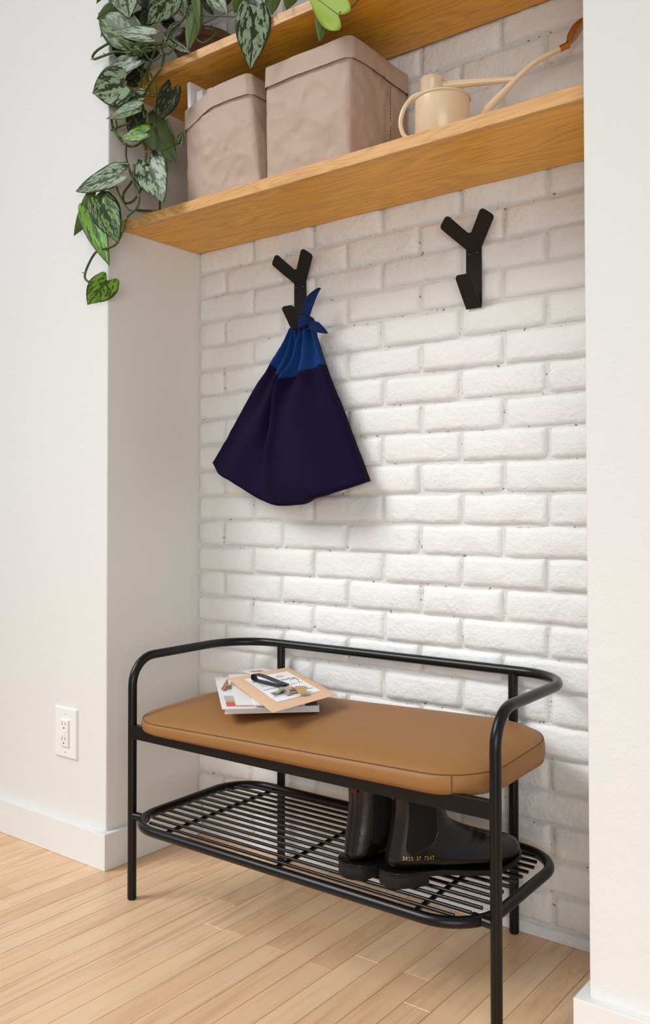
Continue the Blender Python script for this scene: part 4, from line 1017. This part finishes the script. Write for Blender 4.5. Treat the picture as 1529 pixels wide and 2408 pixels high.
# kraft padded envelope
ez = z + .0015; EQ = [(.604, -.384), (.612, -.184), (.330, -.010), (.300, -.195)]
env = empty('padded_envelope', (.46, -.19, ez)); tag(env, 'kraft padded envelope with white address label on top of pile', 'envelope', 'post piled on the cushion')
EE = rel(EQ, (.46, -.19)); edz = (-.003, 0, .003, .000)
n = 14; vs_ = []; fs_ = []
Q = [Vector(p) for p in EE]
def env_p(u, v, s):
    p = Q[0].lerp(Q[1], u).lerp(Q[3].lerp(Q[2], u), v); e = min(1, min(u, 1 - u, v, 1 - v) * 7)
    d = (edz[0] * (1 - u) + edz[1] * u) * (1 - v) + (edz[3] * (1 - u) + edz[2] * u) * v
    bul = .0026 * math.sqrt(max(0, 1 - (1 - e) ** 2)) + .0004
    return Vector((p.x, p.y, .0032 + d + (bul if s else -min(bul, .0026)) + .0004 * noise.noise(Vector((u * 9, v * 9, s)))))
for s in (0, 1):
    for j in range(n + 1):
        for i in range(n + 1): vs_.append(env_p(i / n, j / n, s))
m2 = (n + 1) ** 2
for j in range(n):
    for i in range(n):
        a, b, c, d = j * (n + 1) + i, j * (n + 1) + i + 1, (j + 1) * (n + 1) + i + 1, (j + 1) * (n + 1) + i
        fs_ += [(a, d, c, b), (m2 + a, m2 + b, m2 + c, m2 + d)]
rim = [i for i in range(n + 1)] + [j * (n + 1) + n for j in range(1, n + 1)] + [n * (n + 1) + i for i in range(n - 1, -1, -1)] + [j * (n + 1) for j in range(n - 1, 0, -1)]
for a, b in zip(rim, rim[1:] + rim[:1]): fs_.append((a, b, m2 + b, m2 + a))
MB().add(vs_, fs_).build('envelope_body', M['envelope'], env, True)
def env_patch(name, u0, u1, v0, v1, m_, lift, k=8):
    vs_ = [env_p(u0 + (u1 - u0) * i / k, v0 + (v1 - v0) * j / k, 1) + Vector((0, 0, lift)) for j in range(k + 1) for i in range(k + 1)]
    fs_ = [(j * (k + 1) + i, j * (k + 1) + i + 1, (j + 1) * (k + 1) + i + 1, (j + 1) * (k + 1) + i) for j in range(k) for i in range(k)]
    return mesh(name, vs_, fs_, m_, env)
lab = env_patch('address_label', .17, .86, .14, .84, M['label'], .0006)
def lab_patch(u0, u1, v0, v1, m_, name='print'):
    o = env_patch(name, u0, u1, v0, v1, m_, .0010, 2); o.parent = lab; return o
for v0 in (.255, .46): lab_patch(.20, .83, v0, v0 + .006, M['ink'], 'rule')
rb = random.Random(3); uu = .24
while uu < .40:
    wv = rb.choice([.004, .007, .010]); lab_patch(uu, uu + wv, .275, .37, M['ink'], 'barcode_bar'); uu += wv + rb.choice([.004, .007])
uu = .62
while uu < .76:
    wv = rb.choice([.004, .007, .010]); lab_patch(uu, uu + wv, .275, .34, M['ink'], 'barcode_bar'); uu += wv + rb.choice([.004, .007])
for k in range(4): lab_patch(.25, .42 - .02 * (k % 2), .56 + k * .035, .568 + k * .035, M['ink_grey'], 'address_line')
lab_patch(.215, .34, .715, .728, M['ink'], 'address_line')
vs4, fs4 = text_mesh('MAIL', 1.0); wid = max(v.x for v in vs4)
mesh('lettering', [env_p(.60 + .18 * v.x / wid, .60 + .055 * v.y, 1) + Vector((0, 0, .0010)) for v in vs4], fs4, M['ink'], lab)
vs4, fs4 = text_mesh('1', 1.0); wid = max(v.x for v in vs4)
mesh('lettering', [env_p(.595 + .018 * v.x / wid, .70 + .085 * v.y, 1) + Vector((0, 0, .0010)) for v in vs4], fs4, M['ink'], lab)
for k in range(3): lab_patch(.62, .72, .705 + k * .02, .711 + k * .02, M['ink_grey'], 'address_line')
# open flap at the left corner
MB().add([(-.160, -.005, .0035), (-.118, -.045, .0035), (-.105, -.075, -.0095), (-.128, -.060, -.0095), (-.160, -.0045, .0028), (-.118, -.0445, .0028), (-.105, -.0745, -.0102), (-.128, -.0595, -.0102)],
         [(0, 1, 2, 3), (7, 6, 5, 4), (0, 4, 5, 1), (1, 5, 6, 2), (2, 6, 7, 3), (3, 7, 4, 0)]).build('open_flap', M['envelope_in'], env)

# keys
KZ = ez + .0078
keys = empty('key_ring', (.48, -.215, KZ)); tag(keys, 'bunch of keys on a dark blue leather loop on the envelope', 'keys')
KO = Vector((-.48, .215, -KZ))
def K(x, y, zz): return Vector((x, y, KZ + zz)) + KO
# leather loop: strip standing on edge, folded back on itself
d = Vector((.142, -.030, 0)).normalized(); sd = Vector((-d.y, d.x, 0))
A0 = Vector((.372, -.190, 0)); prof = []
L = .128
for i in range(9): prof.append((L - L * .86 * i / 8, .0075 + .0075 * math.sin(math.pi * i / 8 * .5) ** 1.5))
for i in range(1, 8): a = math.pi / 2 + math.pi * i / 8; prof.append((L * .14 + .0075 * math.cos(a) * 1.3, .0080 + .0070 * math.sin(a)))
for i in range(9): prof.append((L * .14 + L * .86 * i / 8, .0012 + .0030 * sm(.6, 1, i / 8)))
vs_ = []; fs_ = []
for i, (s, hz) in enumerate(prof):
    p = A0 + d * s
    for k_, (lat, dz) in enumerate(((-.0085, 0), (.0085, 0), (.0085, .0015), (-.0085, .0015))): vs_.append(K(*(p + sd * lat).xy, hz + dz))
for i in range(len(prof) - 1):
    for k_ in range(4): fs_.append((i * 4 + k_, i * 4 + (k_ + 1) % 4, (i + 1) * 4 + (k_ + 1) % 4, (i + 1) * 4 + k_))
fs_ += [(3, 2, 1, 0), tuple((len(prof) - 1) * 4 + k_ for k_ in range(4))]
strap = MB().add(vs_, fs_).build('leather_loop', M['strap'], keys, True)
MB().lathe([(.0020, .0102), (.0042, .0108), (.0050, .0098), (.0050, .0085), (.0018, .0085)], K(*(A0 + d * .100).xy, 0), 16).build('rivet', M['steel'], strap, True)
rc = K(.512, -.205, .0095)
MB().tube([rc + (d * math.cos(a) + Vector((-.25, .25, .55)).normalized() * math.sin(a)) * .0145 for a in [2 * math.pi * k_ / 28 for k_ in range(28)]], .0010, 8, closed=True).build('ring', M['steel'], keys, True)
MB().tube([rc + Vector((.002, -.001, 0)) + (d * math.cos(a) + Vector((-.15, .35, .50)).normalized() * math.sin(a)) * .0140 for a in [2 * math.pi * k_ / 28 for k_ in range(28)]], .0009, 8, closed=True).build('ring', M['steel'], keys, True)
def key(x, y, ang, zz, tilt):
    c, s = math.cos(ang), math.sin(ang)
    head = [(.011 * math.cos(a) * 1.05, .011 * math.sin(a)) for a in [math.radians(40 + 280 * i / 14) for i in range(15)]]
    blade = [(.010, -.004), (.034, -.004), (.036, -.001)]
    teeth = []
    for i in range(6): teeth += [(.034 - i * .0038, .004 if i % 2 else .0022), (.0325 - i * .0038, .0018 if i % 2 else .0040)]
    poly = head + blade + teeth + [(.010, .004)]
    poly = head + [(.0105, -.0040), (.034, -.0040), (.0365, -.0012)] + teeth + [(.0105, .0040)]
    MB().prism(poly, lambda p, k_: K(x + c * p[0] - s * p[1], y + s * p[0] + c * p[1], zz + tilt * p[0] + .0019 * k_)).build('key', M['keymetal'], keys)
key(.506, -.236, math.radians(-72), .0030, -.06); key(.522, -.240, math.radians(-48), .0052, -.08); key(.536, -.236, math.radians(-78), .0010, -.02)
tg = [(-.0075, -.019), (.0075, -.019)] + arc((.006, .016), .004, 0, math.pi / 2, 4) + arc((-.006, .016), .004, math.pi / 2, math.pi, 4)
ta = math.radians(44); c, s = math.cos(ta), math.sin(ta)
MB().prism([(p[0] * 1.25, p[1] * 1.25) for p in tg], lambda p, k_: K(.556 + c * p[0] - s * p[1], -.236 + s * p[0] + c * p[1], .0065 + .10 * p[1] + .0016 * k_)).build('brass_tag', M['tagbrass'], keys, bevel=.0004)
mb = MB()
for k_ in range(5):
    a = k_ / 5 * 2 * math.pi; mb.tube([K(.531, -.229, .006), K(.531 + .005 * math.cos(a), -.229 + .005 * math.sin(a), .007 + .002 * math.sin(a * 2))], [.0022, .0016], 8)
mb.build('pink_charm', M['pink'], keys, True)

# ================================================================ OUTLET
ot = empty('wall_outlet', (-.154, -ND, .304)); tag(ot, 'white twin power outlet plate low on the left wall', 'outlet')
w2, h2 = .0450, .0640
MB().prism([(-w2, -h2), (w2, -h2), (w2, h2), (-w2, h2)], lambda p, s: (p[0] * (1 if s == 0 else .93), -.0004 - .0058 * s, p[1] * (1 if s == 0 else .955))).build('cover_plate', M['plastic'], ot, bevel=.0012)
rcp = MB().box((-.0165, -.0112, -.0335), (.0165, -.0058, .0335)).build('receptacle', M['plastic'], ot, bevel=.0015)
for zz in (.0205, -.0175):
    for xx, hh in ((-.0062, .0042), (.0058, .0036)): MB().box((xx - .0009, -.0115, zz - hh + .003), (xx + .0009, -.0110, zz + hh + .003)).build('slot', M['slot'], rcp)
    MB().lathe([(.0005, .0003), (.0024, .0003), (.0024, 0)], (0, -.0112, zz - .0078), 14, (0, -1, 0)).build('ground_hole', M['slot'], rcp)
for zz in (.0035, -.0045): MB().box((-.0075, -.0124, zz - .0030), (.0075, -.0108, zz + .0030)).build('test_button', M['plastic'], rcp, bevel=.0006)
for zz in (.0485, -.0485):
    s_ = MB().lathe([(.0005, .0016), (.0026, .0013), (.0034, 0)], (0, -.0060, zz), 16, (0, -1, 0)).build('screw', M['plastic'], ot, True)
    MB().box((-.0024, -.0078, zz - .0004), (.0024, -.0074, zz + .0004)).build('screw_slot', M['slot'], s_)

# ================================================================ TRAILING PLANT
plant = empty('trailing_plant', (.16, -.135, S2Z + S2T)); tag(plant, 'silver splashed trailing vine in a terracotta pot on upper shelf', 'plant')
PO = Vector((-.16, .135, -(S2Z + S2T)))
MB().lathe([(.0005, .0005), (.054, .0005), (.058, .004), (.070, .088), (.076, .090), (.078, .094), (.078, .112), (.074, .114), (.069, .112), (.067, .098), (.0005, .098)], (0, 0, 0), 40).build('pot', M['terracotta'], plant, True)
MB().lathe([(.0005, .104), (.04, .103), (.0672, .099)], (0, 0, 0), 30).build('soil', M['soil'], plant, True)
rv = random.Random(9)
for pts, rad in VINES:
    sp = [p + PO for p in spline(pts, 6)]
    st = MB().tube(sp, rad, 8).build('vine', M['vine'], plant, True)
    if rad > .0024:
        mb = MB()
        for p in pts[1:-1]:
            if rv.random() < .45:
                c = Vector(p) + PO; mb.lathe([(rad * .9, -.0022), (rad * 1.35, -.001), (rad * 1.3, .001), (rad * .9, .0022)], c, 8)
                dd = Vector((rv.uniform(-1, 1), rv.uniform(-1, 0), rv.uniform(-.4, .4))).normalized(); mb.tube([c, c + dd * rad * 3.2], [rad * .6, rad * .2], 6)
        if mb.v: mb.build('stem_node', M['node'], st, True)
HEART = [(-.22, .00), (-.235, .10), (-.20, .30), (-.12, .42), (0, .485), (.14, .50), (.30, .475), (.46, .41), (.62, .315), (.76, .21), (.88, .11), (.96, .035), (1.0, 0)]
def half_width(v):
    for (a, b), (c, d) in zip(HEART[1:], HEART[2:]):
        if v <= c: return b + (d - b) * (v - a) / (c - a)
    return 0
def leaf(base, tip, width, kind, roll):
    B, T = Vector(base), Vector(tip); ax = T - B; L = ax.length / 1.0; a = ax.normalized()
    view = (Vector((1.62, -1.75, .95)) - B); nrm = (view - a * view.dot(a)).normalized()
    nrm = Matrix.Rotation(math.radians(roll), 3, a) @ nrm
    sdv = a.cross(nrm)
    wv = width / max(.35, math.cos(math.radians(roll))) / .985
    nv, nu = 14, 10; vs_ = []; uv = []
    rr = random.Random(int(1e5 * abs(base[0] + base[2])))
    cup = rr.uniform(.10, .22); curl = rr.uniform(.03, .12); wav = rr.uniform(0, 6)
    for j in range(nv + 1):
        v0 = j / nv
        for i in range(nu + 1):
            u = -1 + 2 * i / nu
            # heart: lobes reach behind the petiole for |u| large
            v = v0
            hw = half_width(v0 * 1.0) if v0 > 0 else .485
            back = .235 * (1 - v0) ** 2.2 * math.sin(math.pi * min(1, abs(u) * 1.02)) ** .9
            s_lat = u * hw * (1 - .10 * (1 - v0) ** 3 * (abs(u) ** 3))
            along = v0 - back
            h = cup * abs(s_lat) ** 1.3 - curl * (v0 ** 2) * 1.2 + .018 * math.sin(u * 5 + v0 * 7 + wav) * abs(u) + .02 * (1 - abs(u)) * 0
            if kind in ('back', 'backlit'): h = -h * .6
            p = B + a * (along * L) + sdv * (s_lat * wv) + nrm * (h * L * .8)
            vs_.append(p + PO); uv.append((u, v0))
    n = nu + 1; fs_ = []; mi = []
    k = len(vs_)
    vs2 = [v - nrm * .0006 for v in vs_]
    back_first = kind in ('back', 'backlit')
    for j in range(nv):
        for i in range(nu):
            f = (j * n + i, j * n + i + 1, (j + 1) * n + i + 1, (j + 1) * n + i)
            fs_.append(f); mi.append(1 if back_first else 0)
            fs_.append(tuple(k + q for q in reversed(f))); mi.append(0 if back_first else 1)
    rim = [i for i in range(n)] + [j * n + nu for j in range(1, nv + 1)] + [nv * n + i for i in range(nu - 1, -1, -1)] + [j * n for j in range(nv - 1, 0, -1)]
    for x, y in zip(rim, rim[1:] + rim[:1]): fs_.append((x, k + x, k + y, y)); mi.append(1)
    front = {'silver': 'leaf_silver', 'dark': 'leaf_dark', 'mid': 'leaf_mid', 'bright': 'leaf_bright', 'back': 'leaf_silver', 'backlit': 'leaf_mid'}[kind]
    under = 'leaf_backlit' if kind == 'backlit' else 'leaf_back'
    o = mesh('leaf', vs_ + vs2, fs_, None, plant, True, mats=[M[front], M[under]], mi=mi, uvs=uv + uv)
    # pale midrib on leaves seen from below
    if kind in ('back', 'backlit'):
        MB().tube([vs_[j * n + nu // 2] + nrm * .0002 for j in range(nv)], [.0010 * (1 - .7 * j / nv) for j in range(nv)], 6).build('midrib', M['vine'], o, True)
    return o
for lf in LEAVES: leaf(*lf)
